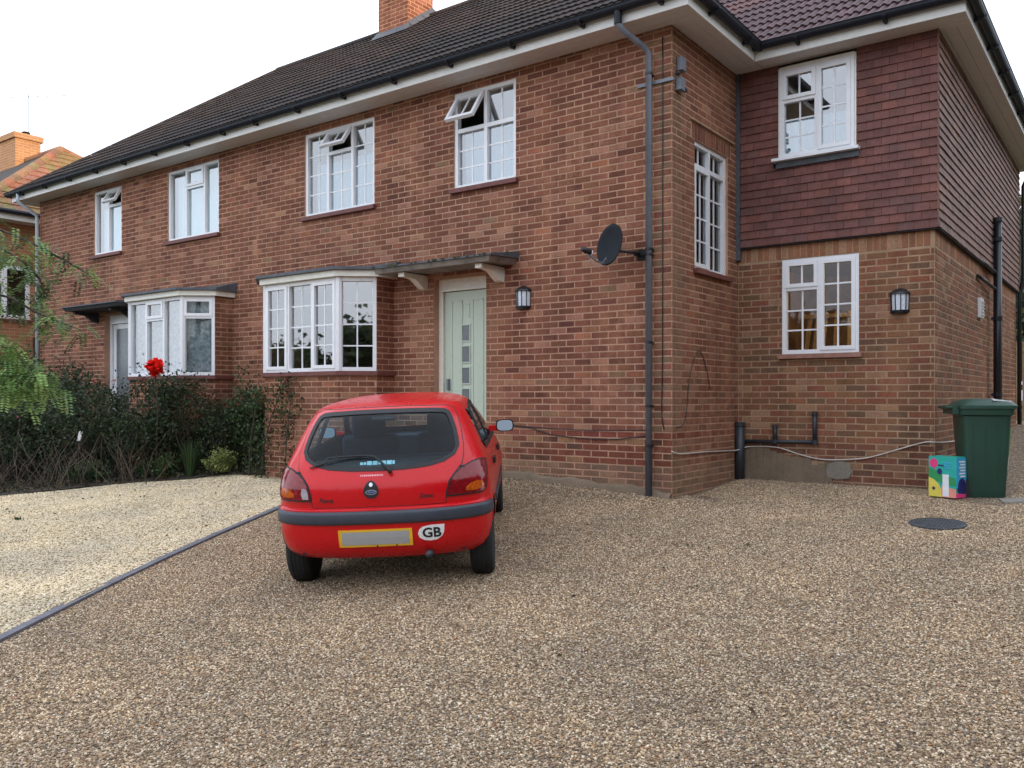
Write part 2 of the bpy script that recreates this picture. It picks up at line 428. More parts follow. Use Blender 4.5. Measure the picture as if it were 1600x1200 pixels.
def brick_col(kind):
    r = random.random()
    if kind == 'main':
        b = V((.188, .073, .045)) if r < .56 else V((.235, .098, .062)) if r < .81 else V((.140, .053, .036)) if r < .90 else V((.32, .155, .10)) if r < .97 else V((.29, .108, .062)) if r < .988 else V((.21, .12, .07))
    elif kind == 'ext':
        b = V((.215, .100, .056)) if r < .5 else V((.24, .092, .054)) if r < .75 else V((.16, .088, .055)) if r < .9 else V((.30, .165, .10))
    elif kind == 'plinth':
        b = V((.17, .056, .034)) if r < .6 else V((.26, .135, .075)) if r < .85 else V((.10, .048, .032))
    elif kind == 'orange':
        b = V((.30, .135, .075)) if r < .7 else V((.35, .20, .12))
    else: b = V((.40, .19, .07))
    f = random.uniform(.88, 1.14)
    return (b.x * f, b.y * f * random.uniform(.94, 1.06), b.z * f * random.uniform(.94, 1.06))

def brick_geo(mb, fr, r, col, h=.0035):
    u0, u1, z0, z1 = r[:4]; h = h + random.uniform(-.0015, .002); c = .0036; j = lambda: random.uniform(-.0027, .0027)
    b = [(u0, z0), (u1, z0), (u1, z1), (u0, z1)]; f = [(u0 + c + j(), z0 + c + j()), (u1 - c + j(), z0 + c + j()), (u1 - c + j(), z1 - c + j()), (u0 + c + j(), z1 - c + j())]
    i = len(mb.v); mb.v += [tuple(fr.p(*p, -.002)) for p in b] + [tuple(fr.p(*p, h)) for p in f]
    mb.f.append((i + 4, i + 5, i + 6, i + 7)); mb.c.append(col)
    for k in range(4):
        q = (k + 1) % 4; mb.f.append((i + k, i + q, i + 4 + q, i + 4 + k)); mb.c.append(col)

def lay_bricks(walls, limit=300):
    """walls: list of (frame, rect list, palette fn, material, parent). The largest seen become single bricks, the rest one part per wall"""
    allb = []
    for wi, (fr, rects, palf, mat, par) in enumerate(walls):
        for r in rects:
            c = fr.p((r[0] + r[1]) / 2, (r[2] + r[3]) / 2)
            allb.append((seen_area(c, r[1] - r[0], r[3] - r[2], fr.N), wi, r))
    order = sorted(range(len(allb)), key=lambda i: -allb[i][0]); big = set(order[:limit])
    rest = {}
    for i, (a, wi, r) in enumerate(allb):
        fr, _, palf, mat, par = walls[wi]; col = palf(r)
        if i in big and a > 0:
            mb = MB(); brick_geo(mb, fr, r, col); mb.build('brick', mat, par)
        else:
            brick_geo(rest.setdefault(wi, MB()), fr, r, col)
    for wi, mb in rest.items(): mb.build('brickwork', walls[wi][3], walls[wi][4], kind='stuff')

# ------------------------------------------------------------------ windows
def window(parent, fr, u0, u1, z0, z1, cells, d=0.0, name='window', sill=True, sillm='sill', fw=.05, vs=(), hs=(), mat='white', glass='glass', sillpro=.06, sw=.045):
    """cells: (ua,ub,za,zb,n vertical bars,n horizontal bars,kind) kind: fix, sash or an opening angle; vs / hs: mullions and transoms"""
    mb = MB(); D = .07
    fr.box(mb, u0, u0 + fw, z0, z1, d - D, d); fr.box(mb, u1 - fw, u1, z0, z1, d - D, d)
    fr.box(mb, u0 + fw, u1 - fw, z1 - fw, z1, d - D, d - .001); fr.box(mb, u0 + fw, u1 - fw, z0, z0 + fw, d - D, d - .001)
    for (u, a, b) in vs: fr.box(mb, u - fw / 2, u + fw / 2, a + fw * .5, b - fw * .5, d - D + .002, d - .002)
    for (z, a, b) in hs: fr.box(mb, a + fw * .5, b - fw * .5, z - fw / 2, z + fw / 2, d - D + .004, d - .003)
    w = mb.build(name, M[mat], parent)
    for (ua, ub, za, zb, nv, nh, kind) in cells:
        ia = fw if abs(ua - u0) < 1e-6 else fw / 2; ib = fw if abs(ub - u1) < 1e-6 else fw / 2
        ja = fw if abs(za - z0) < 1e-6 else fw / 2; jb = fw if abs(zb - z1) < 1e-6 else fw / 2
        ua, ub, za, zb = ua + ia, ub - ib, za + ja, zb - jb; hinge = None; dg = d - .045
        if kind != 'fix':
            off = .014
            if kind != 'sash': hinge = (zb + .01, d + off, R(kind))
            a, b, c, e = ua - .012, ub + .012, za - .012, zb + .012
            s = MB(); d0, d1 = d - .03, d + off
            fr.box(s, a, a + sw, c, e, d0, d1, None, hinge); fr.box(s, b - sw, b, c, e, d0, d1, None, hinge)
            fr.box(s, a + sw, b - sw, e - sw, e, d0, d1 - .001, None, hinge); fr.box(s, a + sw, b - sw, c, c + sw, d0, d1 - .001, None, hinge)
            s.build('sash', M[mat], w)
            ua, ub, za, zb = a + sw, b - sw, c + sw, e - sw; dg = d - .02
        g = MB(); fr.box(g, ua, ub, za, zb, dg - .006, dg, None, hinge); g.build('pane', M[glass], w, fix=True)
        bw = .0092
        for i in range(nv):
            u = ua + (ub - ua) * (i + 1) / (nv + 1); g = MB(); fr.box(g, u - bw, u + bw, za, zb, dg - .010, dg + .006, None, hinge); g.build('glazing_bar', M[mat], w)
        for i in range(nh):
            z = za + (zb - za) * (i + 1) / (nh + 1); g = MB(); fr.box(g, ua, ub, z - bw, z + bw, dg - .009, dg + .005, None, hinge); g.build('glazing_bar', M[mat], w)
    if sill:
        s = MB(); fr.box(s, u0 - .04, u1 + .04, z0 - .055, z0 - .002, d - .12, sillpro); s.build('sill', M[sillm], w)
    return w

def curtain(w, fr, u0, u1, z0, z1, d, mat, amp=.015, waves=14):
    n = waves * 6; v = []; 
    for i in range(n + 1):
        u = u0 + (u1 - u0) * i / n; o = d + amp * math.sin(i / 6 * 2 * math.pi + .6 * math.sin(i * .11))
        v += [fr.p(u, z0, o), fr.p(u, z1, o * .9 + d * .1)]
    f = np.array([(2 * i, 2 * i + 2, 2 * i + 3, 2 * i + 1) for i in range(n)])
    np_mesh('curtain', np.array([tuple(q) for q in v]), f, M[mat], parent=w, smooth=True)

# ------------------------------------------------------------------ the pair of houses
PX = -7.09                      # party wall; the left dwelling mirrors the right one about it
mir = lambda x: 2 * PX - x
TOP = 5.07
house = thing('brick_house', 'nearer red brick house with sage green door behind the red car', 'house', (-3.5, 4, 0))
neigh = thing('brick_house', 'left half of the brick pair, with plain unbarred white windows above the hedge', 'house', (-10.6, 4, 0))
exten = thing('house_extension', 'two storey side extension with brown bricks below and hung red tiles above', 'extension', (1.1, 5, 0))
FRONT = Fr((0, 0, 0), (1, 0, 0), (0, -1, 0)); RET = Fr((0, 0, 0), (0, 1, 0), (1, 0, 0))
EXT = Fr((0, 1.85, 0), (1, 0, 0), (0, -1, 0)); SIDE = Fr((2.24, 0, 0), (0, 1, 0), (1, 0, 0))

WA = (-3.07, -2.08, 3.725, 4.955); WB = (-5.97, -4.51, 3.725, 4.955)
WC = (-9.557, -8.084, 3.75, 4.965); WD = (-12.03, -11.05, 3.75, 4.965)
DO = (-3.41, -2.54, .42, 2.60, .22)
BX0, BX1 = -6.454, -4.14; BF0, BF1 = -6.054, -4.541; BY, BS = -.65, -.325
BZ0, BZ1 = 1.41, 2.655
BO = (BX0 + .08, BX1 - .08, BZ0, BZ1, .3)
m_op = lambda o: (mir(o[1]), mir(o[0]), *o[2:])
DO2, BO2 = m_op(DO), m_op(BO)

def bay_frames(m=False):
    P = [V((BX1, 0)), V((BX1, BS)), V((BF1, BY)), V((BF0, BY)), V((BX0, BS)), V((BX0, 0))]
    if m: P = [V((mir(p.x), p.y)) for p in P][::-1]
    out = []
    for a, b in zip(P, P[1:]):           # going right to left; outward is on the right hand of travel b->a
        d = (a - b); Ln = d.length; d.normalize(); n = V((d.y, -d.x))
        out.append((Fr((b.x, b.y, 0), (d.x, d.y, 0), (n.x, n.y, 0)), Ln))
    return P, out

def pal_main(r):
    u0, u1, z0, z1, k = r; u = (u0 + u1) / 2
    if z0 < .27: return tuple(a * .5 + b * .5 for a, b in zip(brick_col('plinth'), (.24, .17, .115)))
    if z0 < .54: return brick_col('plinth')
    if z0 < .68: return tuple(V(brick_col('main')).lerp(V((.20, .05, .035)), .65))
    if u > -.24 and k % 2: return tuple(V(brick_col('ext')).lerp(V((.24, .15, .095)), .5))
    if (-3.72 < u < -3.40 or -2.55 < u < -2.25) and z0 < 2.6: return tuple(V(brick_col('main')).lerp(V((.29, .15, .09)), random.uniform(.2, .7)))
    return brick_col('main')
def pal_ret(r):
    if r[2] < .3: return tuple(V(brick_col('plinth')).lerp(V((.25, .17, .11)), .6))
    if .54 < r[2] < .68: return tuple(V(brick_col('main')).lerp(V((.20, .05, .035)), .6))
    c = V(brick_col('main')).lerp(V(brick_col('ext')), .55 if r[2] < 3 else .3)
    if r[0] < .12: c = c.lerp(V((.25, .155, .095)), .5)
    return tuple(c)
def pal_ext(r):
    if r[2] < .48: return tuple(V(brick_col('plinth')).lerp(V((.19, .11, .08)), .3))
    return brick_col('ext')
pal_bay = lambda r: brick_col('main')
pal_or = lambda r: brick_col('orange')

def wall(parent, name, fr, u0, u1, z0, z1, ops, mat, reveal=.12):
    return wall_sheet(fr, u0, u1, z0, z1, ops, reveal=reveal).build(name, M[mat], parent)

# --- right dwelling masonry
fw_h = wall(house, 'front_wall', FRONT, PX, 0, -.4, TOP + .03, [WA, WB, DO, BO], 'mortar')
RW = (.57, 1.52, 2.51, 3.975)
rw_h = wall(house, 'return_wall', RET, 0, 1.85, -.4, TOP + .03, [RW], 'mortar')
hw = [(FRONT, brick_rects(PX, 0, -.15, TOP, [WA, WB, DO, (BX0, BX1, -.2, BZ1 + .1)]), pal_main, M['brick'], fw_h),
      (RET, brick_rects(.0, 1.845, -.15, TOP, [RW, (.48, 1.62, 3.97, 4.185)], phase=.1125), pal_ret, M['brick'], rw_h)]
sold = [(y, y + .064, 3.98, 4.15, 1) for y in np.arange(.50, 1.6, .074)] + []
hw.append((RET, sold, lambda r: tuple(V(brick_col('main')) * .85), M['brick'], rw_h))
mb = MB(); RET.box(mb, .44, 1.66, 4.16, 4.185, -.01, .03); mb.build('drip_ledge', M['mortar_ext'], rw_h)
def build_bay(parent, m=False, walls=None):
    P, frs = bay_frames(m); mb = MB()
    for i, (fr, Ln) in enumerate(frs):
        top = BZ1 + .02 if i in (0, 4) else BZ0 - .03
        wall_sheet(fr, 0, Ln, -.3, top, [], mb=mb)
    bw = mb.build('bay_wall', M['mortar'], parent)
    for i, (fr, Ln) in enumerate(frs):
        top = BZ1 + .02 if i in (0, 4) else BZ0 - .03
        walls.append((fr, brick_rects(0, Ln, -.1, top, [], phase=.05 * i), pal_bay, M['brick'], bw))
    def ring(off, z0, z1, name, mat, zback=None):
        c = []
        Q = [P[0] + V((off, 0)), None, None, None, None, P[-1] - V((off, 0))]
        ns = [f.N for f, _ in frs]
        for k in range(1, 5):
            n1, n2 = ns[k - 1].xy, ns[k].xy; b = (n1 + n2).normalized(); Q[k] = P[k] + b * (off / b.dot(n1))
        mb = MB(); lo = [(q.x, q.y, z0) for q in Q]; hi = [(q.x, q.y, (zback if zback and q.y > -.05 else z1)) for q in Q]
        mb.poly(lo[::-1]); mb.poly(hi)
        for a in range(len(Q)):
            b = (a + 1) % len(Q); mb.poly([lo[a], lo[b], hi[b], hi[a]])
        return mb.build(name, M[mat], parent)
    ring(.045, BZ0 - .055, BZ0 - .003, 'bay_sill', 'sill')
    ring(.075, BZ1 + .005, BZ1 + .085, 'bay_fascia', 'cream')
    ring(.13, BZ1 + .087, BZ1 + .125, 'bay_roof', 'lead', BZ1 + .24)
    return frs
hb = build_bay(house, False, hw)
# chimney on the ridge by the party wall
ch = MB(); CX0, CX1, CY0, CY1 = -7.88, -7.10, 3.42, 4.12
ch.box((CX0, CY0, 7.0), (CX1, CY1, 9.4)); chim = ch.build('chimney', M['mortar'], house)
cfr = Fr((0, CY0, 0), (1, 0, 0), (0, -1, 0)); crr = Fr((CX1, 0, 0), (0, 1, 0), (1, 0, 0))
hw.append((cfr, brick_rects(CX0, CX1, 7.5, 9.4, []), lambda r: brick_col('main'), M['brick'], chim))
hw.append((crr, brick_rects(CY0, CY1, 7.5, 9.4, []), lambda r: brick_col('main'), M['brick'], chim))
mb = MB(); zf = lambda y: 5.2 + .726 * (y + .42)
mb.hexa([(CX0 - .09, CY0 - .13, zf(CY0 - .13) + .05), (CX1 + .05, CY0 - .13, zf(CY0 - .13) + .05), (CX1 + .05, CY0 + .0, zf(CY0) + .05), (CX0 - .09, CY0, zf(CY0) + .05),
         (CX0 - .03, CY0 - .012, zf(CY0) + .12), (CX1 + .014, CY0 - .012, zf(CY0) + .12), (CX1 + .014, CY0, zf(CY0) + .12), (CX0 - .03, CY0, zf(CY0) + .12)])
for i in range(4):
    y = CY0 + i * .17; z = zf(y); mb.hexa([(CX1, y, z), (CX1 + .13, y, z + .06), (CX1 + .13, y + .165, z + .17), (CX1, y + .165, z + .1), (CX1, y, z + .16), (CX1 + .012, y, z + .17), (CX1 + .012, y + .165, z + .29), (CX1, y + .165, z + .28)])
mb.build('flashing', M['lead'], chim)
lay_bricks(hw)

# --- left dwelling masonry
fw_n = wall(neigh, 'front_wall', FRONT, mir(0), PX, -.4, TOP + .03, [WC, WD, DO2, BO2], 'mortar')
nw = [(FRONT, brick_rects(mir(0), PX, -.15, TOP, [WC, WD, DO2, (mir(BX1), mir(BX0), -.2, BZ1 + .1)]), pal_main, M['brick'], fw_n)]
nb = build_bay(neigh, True, nw)
lay_bricks(nw)

# --- extension masonry
UW = (.555, 1.415, 3.92, 4.975); LW = (.555, 1.446, 1.575, 2.715)
fw_e = wall(exten, 'front_wall', EXT, 0.002, 2.24, -.4, TOP + .03, [UW, LW], 'mortar_ext')
sd_e = wall(exten, 'side_wall', SIDE, 1.85, 8.95, -.4, TOP + .03, [], 'mortar_ext')
ew = [(EXT, brick_rects(.01, 2.235, .30, 2.70, [LW], phase=.06), pal_ext, M['brick_ext'], fw_e),
      (EXT, brick_rects(1.15, 2.235, -.15, .30, [LW], phase=.02), pal_ext, M['brick_ext'], fw_e),
      (SIDE, brick_rects(1.855, 8.95, -.15, 2.70, []), pal_ext, M['brick_ext'], sd_e),
      (EXT, [(x, x + .066, 2.722, 2.90, 1) for x in np.arange(.03, 2.2, .075)], pal_or, M['brick_ext'], fw_e),
      (SIDE, [(y, y + .066, 2.722, 2.90, 1) for y in np.arange(1.86, 8.9, .075)], pal_or, M['brick_ext'], sd_e)]
lay_bricks(ew)
mb = MB()
NP_ = 14; prof = [(.0 + i * 1.15 / NP_) for i in range(NP_ + 1)]
for a, b in zip(prof, prof[1:]):
    EXT.box(mb, a + .002, b, -.3, .40 + .06 * math.sin(a * 5 + 1) + (0 if a < .9 else -.1), -.001, .016 + .004 * math.sin(a * 9))
mb.build('plinth_render', M['render'], fw_e)
mb = MB(); mb.poly([EXT.p(u_, z_, .0205) for u_, z_ in ((1.10, .13), (1.2, .10), (1.34, .12), (1.37, .2), (1.35, .30), (1.22, .32), (1.12, .29), (1.08, .2))]); mb.build('grey_patch', mortar_mat('patch_mortar', (.27, .235, .19)), fw_e)
mb = MB(); xs_ = np.linspace(-2.25, .0, 24)
for a, b in zip(xs_, xs_[1:]):      # rough cement fillet where wall meets gravel
    ha, hb_ = [gz(q, -.02) + .055 + .014 * math.sin(q * 9) + .01 * math.sin(q * 23) for q in (a, b)]
    mb.poly([(a, -.008, ha), (b, -.008, hb_), (b, -.06, hb_ - .025), (a, -.06, ha - .025)]); mb.poly([(a, -.06, ha - .025), (b, -.06, hb_ - .025), (b, -.11, hb_ - .2), (a, -.11, ha - .2)])
mb.build('concrete_skirt', M['render'], fw_h)

# --- hidden walls, floors and rooms so that the houses are closed
def shell(parent, x0, x1, y0, y1, sides, ry=0):
    mb = MB()
    if 'l' in sides: mb.poly([(x0, y0, -.4), (x0, y1, -.4), (x0, y1, TOP), (x0, y0, TOP)])
    if 'r' in sides: mb.poly([(x1, y0 + ry, -.4), (x1, y1, -.4), (x1, y1, TOP), (x1, y0 + ry, TOP)])
    if 'b' in sides: mb.poly([(x0, y1, -.4), (x1, y1, -.4), (x1, y1, TOP), (x0, y1, TOP)])
    mb.build('rear_wall', M['mortar'], parent)
    mb = MB()
    for z in (.5, 2.95, TOP + .02): mb.box((x0 + .01, y0 + .14, z - .1), (x1 - (1.6 if ry and z == 2.95 else .01), y1 - .01, z))
    for yy in ((3.6,) if parent is not exten else (4.65,)): mb.poly([(x0 + .01, yy, .5), (x1 - .01, yy, .5), (x1 - .01, yy, TOP), (x0 + .01, yy, TOP)])
    mb.build('floor', M['room'], parent)
shell(house, PX + .01, -.01, 0, 8, 'rb', 1.86); shell(neigh, mir(0) + .01, PX - .01, 0, 8, 'lrb'); shell(exten, .005, 2.23, 1.85, 8.95, 'lb')

# --- windows of the right dwelling
zt = 4.47; um = -2.567
w = window(house, FRONT, *WA, [(WA[0], um, zt, WA[3], 1, 0, 34), (um, WA[1], zt, WA[3], 1, 0, 'fix'), (WA[0], um, WA[2], zt, 1, 2, 'fix'), (um, WA[1], WA[2], zt, 1, 2, 'fix')],
           d=-.02, vs=[(um, WA[2], WA[3])], hs=[(zt, WA[0], um), (zt, um, WA[1])])
curtain(w, FRONT, WA[0], WA[1], WA[2], zt + .02, -.24, 'curtain')
u1_, u2_ = -5.485, -4.975; zt = 4.60
w = window(house, FRONT, *WB, [(WB[0], u1_, WB[2], WB[3], 1, 3, 'fix'), (u1_, u2_, zt, WB[3], 1, 0, 34), (u1_, u2_, WB[2], zt, 1, 2, 'fix'), (u2_, WB[1], WB[2], WB[3], 1, 3, 'fix')],
           d=-.02, vs=[(u1_, WB[2], WB[3]), (u2_, WB[2], WB[3])], hs=[(zt, u1_, u2_)])
curtain(w, FRONT, WB[0], WB[1], WB[2], 4.55, -.24, 'curtain', waves=20)
(fa, la), (fb, lb), (fc, lc), (fd, ld), (fe, le) = hb
t1, t2 = lc / 3, 2 * lc / 3
w = window(house, fc, 0, lc, BZ0, BZ1, [(0, t1, BZ0, BZ1, 1, 3, 'sash'), (t1, t2, BZ0, BZ1, 1, 3, 'fix'), (t2, lc, BZ0, BZ1, 1, 3, 'sash')], vs=[(t1, BZ0, BZ1), (t2, BZ0, BZ1)], sill=False, name='bay_window', glass='glass_bay')
window(house, fb, 0, lb, BZ0, BZ1, [(0, lb, BZ0, BZ1, 1, 3, 'fix')], sill=False, name='bay_window', glass='glass_bay')
window(house, fd, 0, ld, BZ0, BZ1, [(0, ld, BZ0, BZ1, 1, 3, 'fix')], sill=False, name='bay_window')
for (x, y) in ((BF1, BY), (BF0, BY)): mb = MB(); mb.lathe([(.05, BZ0), (.05, BZ1)], (x, y + .03, 0), 8); mb.build('bay_post', M['white'], house)
yt = 3.70; ym = 1.045
window(house, RET, *RW, [(RW[0], ym, yt, RW[3], 1, 0, 'fix'), (ym, RW[1], yt, RW[3], 1, 0, 'fix'), (RW[0], ym, RW[2], yt, 1, 3, 'sash'), (ym, RW[1], RW[2], yt, 1, 3, 'fix')],
       d=-.03, vs=[(ym, RW[2], RW[3])], hs=[(yt, RW[0], ym), (yt, ym, RW[1])], glass='glass_dark')
# --- left dwelling windows (no glazing bars)
u1_, u2_ = -9.04, -8.52; zt = 4.62
w = window(neigh, FRONT, *WC, [(WC[0], u1_, WC[2], WC[3], 0, 0, 'fix'), (u1_, u2_, zt, WC[3], 0, 0, 'sash'), (u1_, u2_, WC[2], zt, 0, 0, 'fix'), (u2_, WC[1], WC[2], WC[3], 0, 0, 'fix')],
           d=-.02, vs=[(u1_, WC[2], WC[3]), (u2_, WC[2], WC[3])], hs=[(zt, u1_, u2_)], glass='glass_bright')
curtain(w, FRONT, WC[0], WC[1], WC[2], WC[3], -.2, 'blind', .008)
um = -11.54; zt = 4.64
w = window(neigh, FRONT, *WD, [(WD[0], um, WD[2], WD[3], 0, 0, 'fix'), (um, WD[1], zt, WD[3], 0, 0, 30), (um, WD[1], WD[2], zt, 0, 0, 'fix')],
           d=-.02, vs=[(um, WD[2], WD[3])], hs=[(zt, um, WD[1])], glass='glass_bright')
curtain(w, FRONT, WD[0], WD[1], WD[2], WD[3] - .3, -.2, 'blind', .008)
(fa, la), (fb, lb), (fc, lc), (fd, ld), (fe, le) = nb
t1, t2, zt = lc / 3, 2 * lc / 3, 2.33
w = window(neigh, fc, 0, lc, BZ0, BZ1, [(0, t1, BZ0, BZ1, 0, 0, 'fix'), (t1, t2, zt, BZ1, 0, 0, 'sash'), (t1, t2, BZ0, zt, 0, 0, 'fix'), (t2, lc, BZ0, BZ1, 0, 0, 'fix')],
           vs=[(t1, BZ0, BZ1), (t2, BZ0, BZ1)], hs=[(zt, t1, t2)], sill=False, name='bay_window')
curtain(w, fc, .05, lc - .05, BZ0, BZ1, -.12, 'lace', .01, 10)
for ff, ll in ((fb, lb), (fd, ld)):
    w = window(neigh, ff, 0, ll, BZ0, BZ1, [(0, ll, zt, BZ1, 0, 0, 'sash'), (0, ll, BZ0, zt, 0, 0, 'fix')], hs=[(zt, 0, ll)], sill=False, name='bay_window', glass='glass_dark')
    curtain(w, ff, .05, ll - .05, BZ0, BZ1, -.1, 'lace', .008, 5)
for x in (BF1, BF0): mb = MB(); mb.lathe([(.05, BZ0), (.05, BZ1)], (mir(x), BY + .03, 0), 8); mb.build('bay_post', M['white'], neigh)
# --- extension windows
um = .992; zt = 4.60
w = window(exten, EXT, *UW, [(UW[0], um, zt, UW[3], 1, 0, 'sash'), (UW[0], um, UW[2], zt, 1, 2, 'fix'), (um, UW[1], UW[2], UW[3], 1, 3, 'sash')],
           d=.085, vs=[(um, UW[2], UW[3])], hs=[(zt, UW[0], um)], sill=False)
mb = MB(); EXT.box(mb, UW[0] - .08, UW[1] + .06, UW[2] - .035, UW[2] - .002, .02, .15); mb.build('sill', M['white'], w)
mb = MB(); EXT.box(mb, UW[0] - .02, UW[0] - .001, UW[2], UW[3] + .03, -.02, .075); EXT.box(mb, UW[1] + .001, UW[1] + .02, UW[2], UW[3] + .03, -.02, .075); EXT.box(mb, UW[0] - .001, UW[1] + .001, UW[3] + .001, UW[3] + .04, -.02, .08); mb.build('surround', M['cream'], w)
mb = MB(); EXT.box(mb, UW[0] - .05, UW[1] + .05, UW[2] - .11, UW[2] - .036, .05, .078); mb.build('lead_apron', M['lead'], w)
curtain(w, EXT, UW[0], UW[1], UW[2], 4.42, -.12, 'curtain', .012, 10)
zt = 2.36
w = window(exten, EXT, *LW, [(LW[0], um, zt, LW[3], 1, 0, 'sash'), (LW[0], um, LW[2], zt, 1, 2, 'fix'), (um, LW[1], LW[2], LW[3], 1, 3, 'sash')],
           d=-.005, vs=[(um, LW[2], LW[3])], hs=[(zt, LW[0], um)], sillm='sill_ext', glass='glass_dark')

# --- front door, canopy and brackets
def front_door(parent, m=False):
    fx = (lambda x: mir(x)) if m else (lambda x: x)
    def bx(mb, x0, x1, y0, y1, z0, z1):
        a, b = sorted((fx(x0), fx(x1))); mb.box((a, y0, z0), (b, y1, z1))
    x0, x1, z0, z1 = DO[0], DO[1], DO[2], DO[3]
    mb = MB(); bx(mb, x0, x0 + .07, .10, .2, z0, z1); bx(mb, x1 - .07, x1, .10, .2, z0, z1); bx(mb, x0 + .07, x1 - .07, .10, .2, z1 - .16, z1); bx(mb, x0 + .07, x1 - .07, .085, .12, z1 - .16, z1 - .13)
    fo = mb.build('door_frame', M['cream' if not m else 'white'], parent)
    mb = MB(); a, b, t = x0 + .075, x1 - .075, z1 - .165
    if not m:
        bx(mb, a, b, .135, .18, z0 + .05, t); d = mb.build('door', M['door'], parent)
        cx = (a + b) / 2 - .0; W2 = b - a
        def panel(name, xa, xb, za, zb, mat, proud):
            g = MB(); bx(g, xa, xb, .135 - proud, .136, za, zb); g.build(name, M[mat], d)
        for xa, xb in ((a + .12, a + .30), (b - .30 + .05, b - .07)):      # tall side panels, raised fillets
            for (q0, q1, s0, s1) in ((xa, xa + .012, z0 + .25, t - .12), (xb - .012, xb, z0 + .25, t - .12), (xa, xb, t - .132, t - .12)):
                panel('moulding', q0, q1, s0, s1, 'door', .008)
        pw = .125
        for i in range(6):
            zc = t - .27 - i * .275
            if i in (0, 5):
                for (q0, q1, s0, s1) in ((cx - pw / 2, cx - pw / 2 + .01, zc - .08, zc + .1), (cx + pw / 2 - .01, cx + pw / 2, zc - .08, zc + .1), (cx - pw / 2, cx + pw / 2, zc + .09, zc + .1)): panel('moulding', q0, q1, s0, s1, 'door', .008)
            else:
                panel('door_pane', cx - pw / 2, cx + pw / 2, zc - .1, zc + .1, 'frost', .002)
                for (q0, q1, s0, s1) in ((cx - pw / 2 - .015, cx - pw / 2, zc - .115, zc + .115), (cx + pw / 2, cx + pw / 2 + .015, zc - .115, zc + .115), (cx - pw / 2, cx + pw / 2, zc + .1, zc + .115), (cx - pw / 2, cx + pw / 2, zc - .115, zc - .1)): panel('moulding', q0, q1, s0, s1, 'door', .012)
        g = MB(); bx(g, a + .06, a + .09, .09, .135, 1.15, 1.30); g.build('handle', M['greypipe'], d)
    else:
        bx(mb, a, a + .09, .135, .18, z0 + .05, t); bx(mb, b - .09, b, .135, .18, z0 + .05, t); bx(mb, a + .09, b - .09, .135, .18, z0 + .05, z0 + .3); bx(mb, a + .09, b - .09, .135, .18, t - .09, t)
        d = mb.build('door', M['white'], parent); g = MB(); bx(g, a + .09, b - .09, .15, .16, z0 + .3, t - .09); g.build('door_pane', M['frost'], d)
    mb = MB(); bx(mb, x0 + .001, x1 - .001, .0, .5, z0 - .5, z0 + .02); bx(mb, x0 - .2, x1 + .2, -.42, -.002, -.2, .2); mb.build('step', M['concrete'], parent)
    # slab
    mb = MB(); s0, s1 = BX1 + .18, -2.05
    def sl(q): return [(fx(p[0]), p[1], p[2]) for p in q]
    mb.hexa(sl([(s0, .0, 2.675), (s1 - .05, .0, 2.675), (s1 - .05, -.52, 2.655), (s0, -.52, 2.655), (s0, .0, 2.745), (s1, .0, 2.745), (s1, -.55, 2.715), (s0, -.55, 2.715)]))
    c = mb.build('canopy', M['concrete' if not m else 'darkslab'], parent)
    mb = MB(); mb.hexa(sl([(s0, .0, 2.747), (s1 + .02, .0, 2.747), (s1 + .02, -.57, 2.717), (s0, -.57, 2.717), (s0, .0, 2.83), (s1 + .02, .0, 2.83), (s1 + .02, -.57, 2.738), (s0, -.57, 2.738)])); mb.build('lead_cover', M['lead'], c)
    if not m:
        mb = MB()
        for i in range(60):       # moss along the back edge
            x = random.uniform(s0, s1); y = random.choice((-.02, -.02, -.56)) - random.uniform(0, .03); z = 2.83 if y > -.3 else 2.735; r = random.uniform(.008, .022)
            mb.lathe([(r * .7, -.01), (r, r * .3), (r * .4, r * .9)], (fx(x), y, z), 6)
        mb.build('moss', moss, c, kind='stuff')
    for bxx in (-3.56, -2.30):
        g = MB(); w_ = .05; prof = [(0, 2.47), (-.08, 2.48), (-.16, 2.53), (-.24, 2.585), (-.34, 2.60), (-.46, 2.60), (-.46, 2.652), (0, 2.652)]
        if m: w_ = .04
        A = [(fx(bxx - w_), y, z) for y, z in prof]; B = [(fx(bxx + w_), y, z) for y, z in prof]
        g.poly(A); g.poly(B[::-1])
        for i in range(len(prof)):
            j = (i + 1) % len(prof); g.poly([A[i], B[i], B[j], A[j]])
        g.build('bracket', M['cream'] if not m else M['darkslab'], parent)
moss = simple('moss', (.085, .08, .035), .95, var=.4)
front_door(house); front_door(neigh, True)

